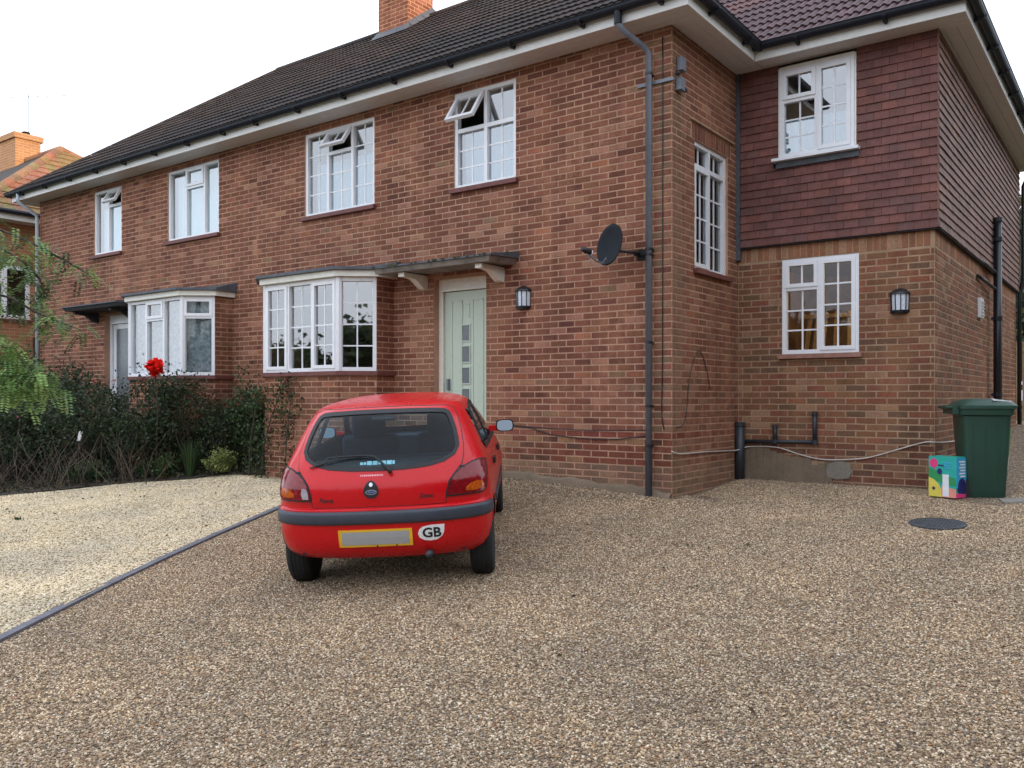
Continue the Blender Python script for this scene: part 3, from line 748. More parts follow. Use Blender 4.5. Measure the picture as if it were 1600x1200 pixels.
# ------------------------------------------------------------------ roofs
TW, GAUGE = .30, .335
def tile_mesh(name, mat, col, roll=.010):
    prof = [p_ for k_ in range(3) for p_ in ((k_ * .1, 0), (k_ * .1 + .03, .002), (k_ * .1 + .05, roll), (k_ * .1 + .075, roll))] + [(.30, 0)]
    mb = MB(); n = len(prof); Lh = GAUGE + .05
    mb.v = [(x, 0, z + .030) for x, z in prof] + [(x, Lh, z + .004) for x, z in prof] + [(x, .004, z * .6 + .004) for x, z in prof]
    for i in range(n - 1):
        mb.f.append((i, i + 1, n + i + 1, n + i)); mb.c.append(col)
        mb.f.append((2 * n + i, 2 * n + i + 1, i + 1, i)); mb.c.append(col)
    return mb.mesh(name, mat)
def roof_slope(parent, A, B, s, mat, colf, rows, clips=(), limit=300, roll=.010, shift=0):
    A, B, s = V(A), V(B), V(s).normalized(); a = (B - A).normalized(); n = a.cross(s).normalized()
    if n.z < 0: n = -n
    cols = int((B - A).length / TW) + 3
    vars_ = [tile_mesh('tile', mat, colf(), roll) for _ in range(8)]
    base = [np.array([v.co for v in m.vertices]) for m in vars_]
    full, cut = [], []
    for r in range(rows):
        for c in range(-1, cols):
            o = A + a * (c * TW + shift + random.uniform(-.003, .003)) + s * (r * GAUGE - .05) + n * random.uniform(0, .004)
            cor = [o, o + a * TW, o + a * TW + s * (GAUGE + .05), o + s * (GAUGE + .05)]
            ins = [[(p - V(co)).dot(V(no)) >= 0 for p in cor] for co, no in clips]
            if any(not any(i) for i in ins): continue
            mtx = Matrix((a, s, n)).transposed().to_4x4(); mtx.translation = o
            if all(all(i) for i in ins): full.append((seen_area(o, TW, GAUGE, n), mtx))
            else: cut.append(mtx)
    full.sort(key=lambda k: -k[0])
    rest = bmesh.new(); lay = None
    for i, (ar, mtx) in enumerate(full):
        k = random.randrange(8)
        if i < limit and ar > 0:
            o = link('tile', vars_[k], parent); o.matrix_local = mtx
        else:
            rest.from_mesh(vars_[k]); rest.verts.ensure_lookup_table(); nv = len(vars_[k].vertices)
            for v in rest.verts[-nv:]: v.co = mtx @ v.co
    cb = bmesh.new()
    for mtx in cut:
        k = random.randrange(8); cb.from_mesh(vars_[k]); cb.verts.ensure_lookup_table()
        for v in cb.verts[-len(vars_[k].vertices):]: v.co = mtx @ v.co
    for co, no in clips:
        bmesh.ops.bisect_plane(cb, geom=cb.verts[:] + cb.edges[:] + cb.faces[:], plane_co=co, plane_no=no, clear_inner=True)
    me = bpy.data.meshes.new('tmp'); cb.to_mesh(me); rest.from_mesh(me); cb.free(); bpy.data.meshes.remove(me)
    if len(rest.verts):
        me = bpy.data.meshes.new('tiling'); rest.to_mesh(me); me.materials.append(mat); link('tiling', me, parent, 'stuff')
    rest.free()
def dark_col():
    f = random.uniform(.7, 1.25); r = random.random(); b = (.029, .0205, .0180) if r < .8 else (.038, .025, .020); return tuple(c * f for c in b)
def purple_col():
    f = random.uniform(.9, 1.12); return (.078 * f, .036 * f, .040 * f)
EZ = 5.2; EL, ER = -14.55, .40; RL, RR = -11.6, -2.58; RZ = 8.41; EY, RY = -.42, 4.0
TL, TR = V((RL, RY, RZ)), V((RR, RY, RZ)); FLc, FRc = V((EL, EY, EZ)), V((ER, EY, EZ)); BL, BR = V((EL, 8.42, EZ)), V((ER, 8.42, EZ))
SF = V((0, RY - EY, RZ - EZ)).normalized()
hl = (FLc, V((RY - EY, -(RL - EL), 0)).normalized()); hr = (FRc, V((-(RY - EY), -(ER - RR), 0)).normalized())
party = (V((PX, 0, 0)), V((1, 0, 0)))
dn = V((0, 0, -.012))
mb = MB(); mb.poly([V((PX, EY, EZ)) + dn, FRc + dn, TR + dn, V((PX, RY, RZ)) + dn]); mb.poly([FRc + dn, BR + dn, TR + dn]); mb.poly([V((PX, RY, RZ)), TR, BR, V((PX, 8.42, EZ))])
roof_h = mb.build('roof', M['underroof'], house)
mb = MB(); mb.poly([FLc + dn, V((PX, EY, EZ)) + dn, V((PX, RY, RZ)) + dn, TL + dn]); mb.poly([FLc, TL, BL]); mb.poly([V((PX, RY, RZ)), V((PX, 8.42, EZ)), BL, TL])
roof_n = mb.build('roof', M['underroof'], neigh)
rows = int(math.ceil((V((0, RY - EY, RZ - EZ)).length) / GAUGE)); topc = (V((0, RY, 0)), V((0, -1, 0)))
roof_slope(roof_h, (PX, EY, EZ), FRc, SF, M['tile_dark'], dark_col, rows + 1, [hr, topc, party])
roof_slope(roof_n, FLc, (PX, EY, EZ), SF, M['tile_dark'], dark_col, rows + 1, [hl, topc, (party[0], -party[1])], shift=.12)
SRH = V((RR - ER, 0, RZ - EZ)).normalized()
def ridge_tiles(parent, a, b, mat, colf, r=.11):
    a, b = V(a), V(b); d = b - a; n = max(1, int(d.length / .42)); t = d.normalized(); side = t.cross(V((0, 0, 1))).normalized(); up = side.cross(t)
    for i in range(n):
        p, q = a + d * (i / n), a + d * ((i + 1) / n) - t * .008; mb = MB(); c = colf()
        pr = [(math.cos(k), math.sin(k)) for k in np.linspace(-.25, math.pi + .25, 8)]
        P = [p + (side * x + up * (y - .35)) * r for x, y in pr]; Q = [q + (side * x + up * (y - .35)) * r for x, y in pr]
        for k in range(7): mb.poly([P[k], P[k + 1], Q[k + 1], Q[k]], c)
        mb.poly(P, c); mb.poly(Q[::-1], c); mb.build('ridge_tile', mat, parent)
ridge_tiles(roof_n, TL, (PX - .8, RY, RZ), M['tile_dark'], dark_col); ridge_tiles(roof_h, (PX + .02, RY, RZ), TR, M['tile_dark'], dark_col)
ridge_tiles(roof_n, FLc, TL, M['tile_dark'], dark_col, .09); ridge_tiles(roof_h, FRc, TR, M['tile_dark'], dark_col, .09)
# extension roof: front slope, right slope, hips
XY, XR = 1.43, 2.64; XT = V((-1.2, 5.3, EZ + .726 * 3.87)); XF = V((XR, XY, EZ)); XB = V((XR, 9.3, EZ))
XFL = V((ER, XY, EZ)); vtop = V((ER - (RZ - EZ) / 1.077, XY + (RZ - EZ) / .726, RZ))
SX = V((0, 1, .726)).normalized()
mb = MB(); mb.poly([XFL + dn, XF + dn, XT + dn, V((-1.2, 5.3, XT.z))]); mb.poly([XF, XB, V((-1.2, 5.6, XT.z)), XT]); mb.poly([V((-3, 5.6, XT.z)), XB, V((-3, 9.3, EZ))])
mb.poly([XFL + dn, XT + dn, V((-2.4, 5.3, XT.z - .02))])
roof_e = mb.build('roof', M['underroof'], exten)
vd = V((-1, 1.484, 0)).normalized(); vn = V((vd.y, -vd.x, 0))
hipd = (XT - XF); hn = V((-(hipd.y), hipd.x, 0)).normalized()
if hn.dot(V((-1, 0, 0))) < 0: hn = -hn
roof_slope(roof_e, (-2.5, XY, EZ), XF, SX, M['tile_purple'], purple_col, 13, [(XFL, vn), (XF, hn)], roll=.022)
roof_slope(roof_e, XF, XB, V((-1, 0, (XT.z - EZ) / (XR - XT.x))).normalized(), M['tile_dark'], purple_col, 6, [(XF, -hn)], limit=0)
roof_slope(roof_h, FRc, V((ER, 8.4, EZ)), SRH, M['tile_dark'], dark_col, 9, [(XFL, -vn), (FRc, -hr[1])], limit=0)
ridge_tiles(roof_e, XF, XT, M['tile_purple'], purple_col, .09)
mb = MB(); ve = XFL + V((vd.x, vd.y, .726 * vd.y)) * 3.2; o = V((.06, .0, .0)); k = V((0, 0, .045))
mb.poly([XFL - o + k, XFL + o + k, ve + o + k, ve - o + k]); mb.build('valley_flashing', M['valley'], roof_e)

# fascia, soffit, gutters
def run(parent, pts, closed=False):
    """pts: wall-to-eave polyline of the fascia face, outward on the right of travel"""
    fa, gu, so = MB(), MB(), MB()
    P = [V(p) for p in pts]; ns = []
    for a, b in zip(P, P[1:]): d = (b - a).normalized(); ns.append(V((d.y, -d.x)))
    def off(i, o):
        if i == 0: return P[0] + ns[0] * o
        if i == len(P) - 1: return P[-1] + ns[-1] * o
        b = (ns[i - 1] + ns[i]).normalized(); return P[i] + b * (o / b.dot(ns[i]))
    prof = [(.062 + .058 * math.cos(t), 5.205 - .002 + .062 * math.sin(t)) for t in np.linspace(math.pi, 2 * math.pi, 9)] + [(.128, 5.215), (.112, 5.205)]
    for i in range(len(P) - 1):
        q0, q1 = off(i, 0), off(i + 1, 0); r0, r1 = off(i, -.02), off(i + 1, -.02)
        fa.hexa([(q0.x, q0.y, 5.045), (q1.x, q1.y, 5.045), (r1.x, r1.y, 5.045), (r0.x, r0.y, 5.045), (q0.x, q0.y, 5.2), (q1.x, q1.y, 5.2), (r1.x, r1.y, 5.2), (r0.x, r0.y, 5.2)])
        A = [(*off(i, o).xy, z) for o, z in prof]; B = [(*off(i + 1, o).xy, z) for o, z in prof]
        for k in range(len(prof) - 1): gu.poly([A[k], B[k], B[k + 1], A[k + 1]])
        if i == 0: gu.poly(A)
        if i == len(P) - 2: gu.poly(B[::-1])
    f = fa.build('fascia', M['fascia'], parent); g = gu.build('gutter', M['gutter'], parent, smooth=False)
    for i in range(len(P) - 1):
        Ln = (P[i + 1] - P[i]).length; d = (P[i + 1] - P[i]).normalized()
        for s in np.arange(.5, Ln - .2, .95):
            p = P[i] + d * s; m = MB(); pr = [(.002, 5.155), (.05, 5.125), (.09, 5.13), (.128, 5.17), (.128, 5.16), (.095, 5.118), (.05, 5.108), (.002, 5.11)]
            A = [(*(p + ns[i] * o).xy, z) for o, z in pr]; B = [(*(p + d * .035 + ns[i] * o).xy, z) for o, z in pr]
            m.poly(A); m.poly(B[::-1])
            for k in range(len(pr)): j = (k + 1) % len(pr); m.poly([A[k], A[j], B[j], B[k]])
            m.build('gutter_bracket', M['gutter'], g)
    return f
run(neigh, [(-14.54, 8.3), (-14.54, -.38), (PX - .001, -.38)])
run(house, [(PX + .001, -.38), (.36, -.38), (.36, 1.465)])
run(exten, [(.362, 1.47), (2.60, 1.47), (2.60, 9.25)])
def soffit(parent, boxes, dirn):
    for (x0, x1, y0, y1) in boxes:
        mb = MB(); n = int(max(x1 - x0, y1 - y0) / 1.2) + 1
        if x1 - x0 > y1 - y0:      # three long boards with shadow gaps
            for k in range(3): a = y0 + (y1 - y0) * k / 3; mb.box((x0, a + .002, 5.06), (x1, y0 + (y1 - y0) * (k + 1) / 3 - .002, 5.072))
        else:
            for k in range(3): a = x0 + (x1 - x0) * k / 3; mb.box((a + .002, y0, 5.06), (x0 + (x1 - x0) * (k + 1) / 3 - .002, y1, 5.072))
        mb.build('soffit', M['soffit'], parent)
soffit(neigh, [(-14.52, PX - .002, -.36, .02), (-14.52, -14.19, .02, 8.3)], 0)
soffit(house, [(PX, .34, -.36, .02), (-.02, .34, .022, 1.84)], 0)
soffit(exten, [(.344, 2.58, 1.49, 1.86), (2.2, 2.58, 1.862, 9.2)], 0)

# ------------------------------------------------------------------ hung tiles on the extension
def hung_col():
    f = random.uniform(.85, 1.15); r = random.random()
    b = (.165, .070, .060) if r < .8 else (.185, .073, .058) if r < .9 else (.155, .074, .066); return tuple(c * f for c in b)
def hang(parent, fr, u0, u1, ops, single, dz=.0986, tone=(1, 1, 1)):
    tw = .165; stuff = MB(); zrow = 2.905; k = 0
    while zrow < 5.06:
        off = (tw / 2 if k % 2 else 0); u = u0 - off
        while u < u1 - .01:
            a, b = max(u + .0015, u0), min(u + tw - .0015, u1); u += tw
            if b - a < .02: continue
            pieces = [(a, b, zrow, min(zrow + dz + .03, 5.08))]
            for o in ops:
                nn = []
                for (p, q, y0, y1) in pieces:
                    if q <= o[0] or p >= o[1] or zrow + dz <= o[2] + .03 or y0 >= o[3] - .005: nn.append((p, q, y0, y1)); continue
                    if y0 < o[2]: nn.append((p, q, y0, o[2])); continue
                    if p < o[0] - .015: nn.append((p, o[0], y0, y1))
                    if q > o[1] + .015: nn.append((o[1], q, y0, y1))
                pieces = nn
            for (p, q, y0, y1) in pieces:
                mb = MB() if single else stuff; c = tuple(a_ * b_ for a_, b_ in zip(hung_col(), tone)); j = random.uniform(-.002, .003); e = random.uniform(-.0015, .0015)
                lo, hi, t = .066 + j, .045 + j * .4, .014
                mb.hexa([fr.p(p, y0 + e, lo - t), fr.p(q, y0 - e, lo - t), fr.p(q, y0 - e, lo), fr.p(p, y0 + e, lo), fr.p(p, y1, hi - t), fr.p(q, y1, hi - t), fr.p(q, y1, hi), fr.p(p, y1, hi)], c)
                if single: mb.build('hung_tile', M['hung'], parent)
        zrow += dz; k += 1
    if stuff.v: stuff.build('hung_tiling', M['hung'], parent, kind='stuff')
oW = (UW[0] - .02, UW[1] + .02, UW[2] - .11, UW[3] + .04)
mb = MB(); wall_sheet(EXT, .05, 2.285, 2.90, 5.06, [oW], d=.03, mb=mb, reveal=.03); hf = mb.build('tile_hanging', M['underroof'], exten); hang(hf, EXT, .055, 2.30, [oW], True)
mb = MB(); wall_sheet(SIDE, 1.80, 8.98, 2.90, 5.06, [], d=.03, mb=mb); hs_ = mb.build('tile_hanging', M['underroof'], exten); hang(hs_, SIDE, 1.786, 8.98, [], False, tone=(1.3, 1.75, 1.65))  # side tiles coloured lighter, standing in for light on that face
mb = MB(); EXT.box(mb, .003, .052, 2.75, 5.06, 0.002, .075); mb.build('corner_flashing', M['lead'], exten)
mb = MB(); EXT.box(mb, .05, 2.29, 2.888, 2.902, 0, .055); SIDE.box(mb, 1.86, 8.95, 2.888, 2.902, 0, .055); mb.build('tile_batten', M['underroof'], exten)

# ------------------------------------------------------------------ pipes that belong to the houses
def pipe(parent, pts, r, mat, name='downpipe', n=12):
    mb = MB(); mb.tube(pts, r, n); return mb.build(name, M[mat], parent, smooth=True)
dpx = -.235
p = pipe(house, [(dpx - .18, -.44, 5.16), (dpx - .18, -.44, 5.03), (dpx - .15, -.40, 4.97), (dpx - .03, -.14, 4.84), (dpx, -.085, 4.79), (dpx, -.085, .55)], .034, 'greypipe')
mb = MB(); mb.tube([(dpx, -.085, .55), (dpx, -.085, -.03)], .036, 12); mb.build('pipe_base', M['darkpipe'], p)
mb = MB(); mb.tube([(dpx - .18, -.44, 5.16), (dpx - .18, -.44, 5.02)], .042, 12); mb.build('hopper_outlet', M['gutter'], p)
for z in (4.56, 2.66, 2.60, 1.65, .96, .53):
    mb = MB(); mb.lathe([(.041, z - .012), (.041, z + .012)], (dpx, -.085, 0), 12); mb.box((dpx - .02, -.05, z - .012), (dpx + .02, .0, z + .012)); mb.build('pipe_clip', M['black'], p)
lp = pipe(neigh, [(-14.15, -.44, 5.16), (-14.15, -.44, 5.0), (-14.12, -.1, 4.78), (-14.12, -.08, 4.7), (-14.12, -.08, .0)], .036, 'palepipe')
# waste stack and branches beside the inner corner
sp = pipe(exten, [(.06, 1.76, -.05), (.06, 1.76, .745)], .058, 'darkpipe', 'waste_pipe')
mb = MB(); mb.lathe([(.064, .70), (.064, .75)], (.06, 1.76, 0), 14); mb.build('pipe_collar', M['darkpipe'], sp)
mb = MB(); mb.tube([(.08, 1.80, .515), (.99, 1.80, .53)], .024, 10); mb.tube([(.485, 1.80, .52), (.485, 1.80, .72)], .026, 10); mb.tube([(.96, 1.80, .52), (.96, 1.80, .885)], .026, 10); mb.build('pipe_branch', M['darkpipe'], sp, smooth=True)
for c in ((.485, 1.80, .70), (.96, 1.80, .865), (.485, 1.80, .525), (.96, 1.80, .527)):
    mb = MB(); mb.lathe([(.033, -.025), (.033, .025)], c, 12); mb.build('pipe_collar', M['darkpipe'], sp)
so = pipe(exten, [(2.36, 5.75, -.05), (2.36, 5.75, 3.66)], .056, 'black', 'soil_pipe')
for z in (3.63, 3.35, 2.2, 1.1):
    mb = MB(); mb.lathe([(.063, z - .03), (.063, z + .03)], (2.36, 5.75, 0), 14); mb.box((2.28, 5.71, z - .02), (2.36, 5.79, z + .02)); mb.build('pipe_collar', M['black'], so)
for z in (2.86, 2.62):
    mb = MB(); mb.tube([(2.27, 4.6, z + .08), (2.30, 5.1, z + .05), (2.34, 5.72, z)], .024, 10); mb.build('pipe_branch', M['black'], so, smooth=True)
rp = pipe(exten, [(2.66, 8.95, 5.15), (2.66, 8.95, 5.03), (2.40, 8.93, 4.85), (2.36, 8.93, 4.75), (2.36, 8.93, 3.1), (2.30, 8.93, 2.85), (2.30, 8.93, .2)], .036, 'black')
mb = MB(); mb.box((2.245, 4.75, 2.15), (2.285, 5.0, 2.42)); v_ = mb.build('wall_vent', M['white'], exten)
for i in range(5): g = MB(); g.box((2.286, 4.77, 2.18 + i * .045), (2.30, 4.98, 2.195 + i * .045)); g.build('vent_slat', M['fascia'], v_)
# timber frames and a lit bulb inside the extension's ground floor room
mb = MB(); mb.poly([(.02, 4.6, .5), (2.2, 4.6, .5), (2.2, 4.6, 2.85), (.02, 4.6, 2.85)]); mb.build('room_partition', simple('bare_plaster', (.30, .19, .12), .9, var=.45, scale=5), exten)
fl = thing('timber_frame', 'pale timber frames leaning inside the lit ground floor extension room', 'timber', (.9, 3.0, .5))
for i, (x, t) in enumerate(((.30, .12), (.44, .08), (.56, .05), (.78, -.02), (.98, -.05))):
    mb = MB(); mb.hexa([(x, 3.0, .5), (x + .05, 3.0, .5), (x + .05, 3.05, .5), (x, 3.05, .5), (x + t, 3.3, 2.2), (x + t + .05, 3.3, 2.2), (x + t + .05, 3.35, 2.2), (x + t, 3.35, 2.2)]); mb.build('stud', M['wood'], fl)
mb = MB(); mb.box((.36, 3.24, 2.12), (1.06, 3.295, 2.17)); mb.build('head_rail', M['wood'], fl)
bl = thing('light_bulb', 'lit bulb hanging inside the ground floor extension room', 'bulb', (2.05, 2.6, 2.6))
em, t_, b_ = new_mat('bulb_glow'); b_.inputs['Emission Color'].default_value = (1, .72, .4, 1); b_.inputs['Emission Strength'].default_value = 25
mb = MB(); mb.lathe([(.005, -.05), (.03, -.03), (.035, 0), (.02, .04), (.012, .06)], (2.05, 2.6, 2.6), 12); mb.build('bulb', em, bl, smooth=True)
mb = MB(); mb.tube([(2.05, 2.6, 2.66), (2.05, 2.6, 2.85)], .006, 6); mb.build('flex', M['white'], bl)
pl = bpy.data.lights.new('bulb_light', 'POINT'); pl.energy = 16; pl.color = (1, .78, .5); pl.shadow_soft_size = .05
po = bpy.data.objects.new('bulb_light', pl); COL.objects.link(po); po.parent = bl; po.location = (0, 0, -.09)

# ------------------------------------------------------------------ house beyond the left end
def bricktex(name, c1, c2, mo):
    m, t, b = new_mat(name); sp = N(t, 'ShaderNodeSeparateXYZ'); L(t, pos(t), sp.inputs[0]); cb = N(t, 'ShaderNodeCombineXYZ')
    ad = N(t, 'ShaderNodeMath', operation='ADD'); L(t, sp.outputs[0], ad.inputs[0]); L(t, sp.outputs[1], ad.inputs[1])
    L(t, ad.outputs[0], cb.inputs[0]); L(t, sp.outputs[2], cb.inputs[1])
    bt = N(t, 'ShaderNodeTexBrick'); L(t, cb.outputs[0], bt.inputs['Vector'])
    for k, v in (('Scale', 1), ('Mortar Size', .006), ('Brick Width', .225), ('Row Height', .075), ('Bias', 0)): bt.inputs[k].default_value = v
    for k, v in (('Color1', c1), ('Color2', c2), ('Mortar', mo)): bt.inputs[k].default_value = (*v, 1)
    L(t, bt.outputs[0], b.inputs['Base Color']); b.inputs['Roughness'].default_value = .9; return m
M['bt'] = bricktex('far_brick', (.30, .12, .06), (.38, .17, .08), (.42, .27, .17)); M['bt2'] = bricktex('far_chimney_brick', (.30, .15, .07), (.36, .19, .09), (.42, .31, .19))
far = thing('brick_house', 'far left house with sunlit orange roof and yellow chimney', 'house', (-20, 3, 0))
LX = -16.5; LFR = Fr((LX, 0, 0), (0, 1, 0), (1, 0, 0)); LWn = (-.5, .86, 2.84, 4.05)
mb = MB(); wall_sheet(LFR, -.05, 6.6, -.4, 5.1, [LWn], mb=mb); mb.poly([(LX, -.05, -.4), (LX - 9, -.05, -.4), (LX - 9, -.05, 5.1), (LX, -.05, 5.1)]); mb.poly([(LX, 6.6, -.4), (LX - 9, 6.6, -.4), (LX - 9, 6.6, 5.1), (LX, 6.6, 5.1)]); mb.poly([(LX - 9, -.05, -.4), (LX - 9, 6.6, -.4), (LX - 9, 6.6, 5.1), (LX - 9, -.05, 5.1)])
lw = mb.build('wall', M['bt'], far)
mb = MB(); mb.box((LX - 2.5, -.04, 2.6), (LX - .02, 6.5, 2.7)); mb.poly([(LX - 1.5, -.04, 0), (LX - 1.5, 6.5, 0), (LX - 1.5, 6.5, 5), (LX - 1.5, -.04, 5)]); mb.build('floor', M['room'], far)
window(far, LFR, *LWn, [(-.5, .30, 3.65, LWn[3], 0, 0, 'sash'), (-.5, .30, LWn[2], 3.65, 0, 0, 'fix'), (.30, .86, LWn[2], LWn[3], 0, 0, 'sash')], d=-.02, vs=[(.30, LWn[2], LWn[3])], hs=[(3.65, -.5, .30)], glass='glass_dark', fw=.06)
AP = V((-20.0, 3.25, 7.92)); C1 = V((LX + .4, -.5, 5.2)); C2 = V((LX + .4, 7.0, 5.2)); AP2 = V((-22.5, 3.25, 7.92)); C3 = V((-26, -.5, 5.2)); C4 = V((-26, 7, 5.2))
mb = MB()
for q in ((C1, C2, AP), (C3, C1, AP, AP2), (C2, C4, AP2, AP), (C4, C3, AP2)): mb.poly(q)
lr = mb.build('roof', M['underroof'], far)
M['tile_orange'] = attr_mat('roof_tile_orange', .85, .3, 16)
oc = lambda: tuple(random.uniform(.8, 1.2) * c for c in (.24, .125, .065))
h1 = V((-(AP - C1).y, (AP - C1).x, 0)).normalized(); h1 = h1 if h1.y > 0 else -h1
h2 = V((-(AP - C2).y, (AP - C2).x, 0)).normalized(); h2 = h2 if h2.y < 0 else -h2
roof_slope(lr, C1, C2, V((AP.x - C1.x, 0, AP.z - C1.z)).normalized(), M['tile_orange'], oc, 14, [(C1, h1), (C1 * 1.0, V((0, 1, 0))), (C2, h2)], limit=0)
ridge_tiles(lr, C1, AP, M['tile_orange'], oc, .13); ridge_tiles(lr, C2, AP, M['tile_orange'], oc, .13); ridge_tiles(lr, AP, AP2, M['tile_orange'], oc, .13)
mb = MB(); mb.box((LX + .36, -.46, 5.0), (LX + .40, 6.9, 5.17)); mb.build('fascia', M['fascia'], far); mb = MB(); mb.box((LX, -.45, 5.0), (LX + .355, 6.9, 5.02)); mb.build('soffit', M['soffit'], far)
mb = MB(); mb.tube([(LX + .46, -.5, 5.17), (LX + .46, 7, 5.17)], .055, 8); mb.build('gutter', M['gutter'], far)
mb = MB(); mb.box((-22.9, 2.9, 6.5), (-21.9, 3.6, 8.5)); c_ = mb.build('chimney', M['bt2'], far)
mb = MB(); mb.box((-22.96, 2.84, 8.5), (-21.84, 3.66, 8.66)); mb.build('chimney_cap', M['bt2'], c_)
for k in range(3): mb = MB(); mb.lathe([(.12, 8.66), (.11, 8.75), (.09, 8.76)], (-22.7 + k * .33, 3.25, 0), 10); mb.build('chimney_pot', M['tile_orange'], c_)
# aerial
ae = thing('tv_aerial', 'thin TV aerial standing above the far left chimney', 'aerial', (-22.0, 3.3, 8.66)); mb = MB(); mb.tube([(-22.0, 3.3, 8.6), (-22.0, 3.3, 9.9)], .012, 6); mb.build('mast', M['greypipe'], ae)
mb = MB(); mb.tube([(-22.3, 2.9, 9.72), (-21.2, 4.0, 9.86)], .008, 6)
for k in range(7): p = V((-22.3, 2.9, 9.72)).lerp(V((-21.2, 4.0, 9.86)), k / 6.5 + .04); mb.tube([p - V((.13, -.13, 0)), p + V((.13, -.13, 0))], .005, 5)
mb.build('boom', M['greypipe'], ae)
# side fence between the two houses
fe_ = thing('side_fence', 'dark timber side fence between the two houses at the far left', 'fence', (-15.3, .9, 0))
for i in range(16):
    x = -16.46 + i * .142; mb = MB(); mb.box((x, .9 + random.uniform(0, .008), -.3), (x + .136, .93, 2.45 + random.uniform(-.02, .02))); mb.build('fence_board', M['fence'], fe_)
for z in (.4, 1.3, 2.1): mb = MB(); mb.box((-16.46, .931, z), (-14.2, .98, z + .09)); mb.build('fence_rail', M['fence'], fe_)

# ------------------------------------------------------------------ the red hatchback
def herm(xs, ys):
    xs, ys = np.array(xs, float), np.array(ys, float); dl = np.diff(ys) / np.diff(xs); m = np.empty_like(ys); m[0], m[-1] = dl[0], dl[-1]
    for i in range(1, len(xs) - 1): m[i] = 0 if dl[i - 1] * dl[i] <= 0 else 2 * dl[i - 1] * dl[i] / (dl[i - 1] + dl[i])
    def f(x):
        x = min(max(x, xs[0]), xs[-1]); i = min(max(int(np.searchsorted(xs, x)) - 1, 0), len(xs) - 2); h = xs[i + 1] - xs[i]; t = (x - xs[i]) / h
        return (2 * t ** 3 - 3 * t * t + 1) * ys[i] + (t ** 3 - 2 * t * t + t) * h * m[i] + (-2 * t ** 3 + 3 * t * t) * ys[i + 1] + (t ** 3 - t * t) * h * m[i + 1]
    return f
ZK = [.27, .30, .35, .42, .50, .60, .645, .66, .72, .80, .88, .95, 1.05, 1.15, 1.24, 1.30, 1.345, 1.370, 1.385, 1.392]
KW = herm(ZK, [.70, .745, .775, .792, .80, .80, .80, .797, .795, .786, .772, .752, .712, .672, .630, .595, .545, .46, .32, .02])
KR = herm(ZK, [.13, .085, .045, .018, .006, .0, .004, .026, .022, .028, .062, .100, .17, .255, .335, .41, .50, .66, .92, 1.5])
KF = herm(ZK, [3.66, 3.74, 3.78, 3.80, 3.80, 3.78, 3.75, 3.73, 3.62, 3.38, 3.08, 2.86, 2.64, 2.45, 2.27, 2.16, 2.05, 1.93, 1.78, 1.55])
KC = herm(ZK, [.36, .38, .40, .42, .42, .42, .42, .42, .43, .44, .45, .46, .48, .48, .48, .46, .42, .32, .18, .01])
PE = 2.7
def rear_y(x, z):
    w, c = KW(z), KC(z); s = min(abs(x) / w, 1.0); return KR(z) + c * (1 - (max(0, 1 - s ** PE)) ** (1 / PE))
def side_x(y, z):
    w, c, r = KW(z), KC(z), KR(z)
    if y < r + c: return w * max(0, 1 - max(0, (1 - max(0, y - r) / c)) ** PE) ** (1 / PE)
    cf = .75 * min(1, w / .6); e = KF(z) - cf
    if y > e: return w * max(0, 1 - min(1, (y - e) / cf) ** 2.4) ** (1 / 2.4)
    return w
def rear_p(x, z, off=0):
    e = .004; y = rear_y(x, z); n = V(((rear_y(x + e, z) - rear_y(x - e, z)) / (2 * e), -1, (rear_y(x, z + e) - rear_y(x, z - e)) / (2 * e))).normalized()
    return V((x, y, z)) + n * off
def side_p(y, z, off=0, sg=1):
    e = .004; x = side_x(y, z); n = V((1, -(side_x(y + e, z) - side_x(y - e, z)) / (2 * e), -(side_x(y, z + e) - side_x(y, z - e)) / (2 * e))).normalized()
    q = V((x, y, z)) + n * off; return V((q.x * sg, q.y, q.z))
CARUP = V((0, -.0758, 1)).normalized(); fwd = Matrix.Rotation(R(-1.0), 3, 'Z') @ CF; fwd = (fwd - CARUP * fwd.dot(CARUP)).normalized(); rgt = fwd.cross(CARUP)
CL = V((-.304, -4.047, 0)); CL.z = -.083 + .0758 * CL.y - .005
car = thing('parked_car', 'small red hatchback parked on the gravel drive facing the green door', 'car', CL, local=True, rot=Matrix((rgt, fwd, CARUP)).transposed().to_quaternion())
mp, t, b = new_mat('red_paint')
n1 = noise(t, 3, 4); r1 = ramp(t, [(.3, (.55, .004, .008)), (.7, (.60, .006, .010))]); L(t, n1, r1.inputs[0])
gm = N(t, 'ShaderNodeNewGeometry'); L(t, mixc(t, gm.outputs['Backfacing'], r1.outputs[0], (.03, .031, .035)), b.inputs['Base Color'])
nr_ = noise(t, 9, 5, .65); rr_ = ramp(t, [(.3, (.25,) * 3), (.75, (.34,) * 3)]); L(t, nr_, rr_.inputs[0]); L(t, rr_.outputs[0], b.inputs['Roughness']); b.inputs['Coat Weight'].default_value = .2; b.inputs['Coat Roughness'].default_value = .10; b.inputs['Specular IOR Level'].default_value = .3
M['paint'] = mp
M['rubber'] = simple('rubber', (.010, .010, .012), .6, var=.2); M['trim'] = simple('grey_bumper_trim', (.038, .045, .062), .45, var=.15)
M['tyre'] = simple('tyre', (.014, .014, .015), .85, var=.3, bmp=.4); M['alloy'] = simple('silver_rim', (.55, .56, .58), .3, metal=.8, var=.1)
M['cabin'] = simple('cabin_fabric', (.020, .026, .045), .9, var=.3); M['carglass'] = glass_mat('car_glass', 1.3, (.66, .78, .82))
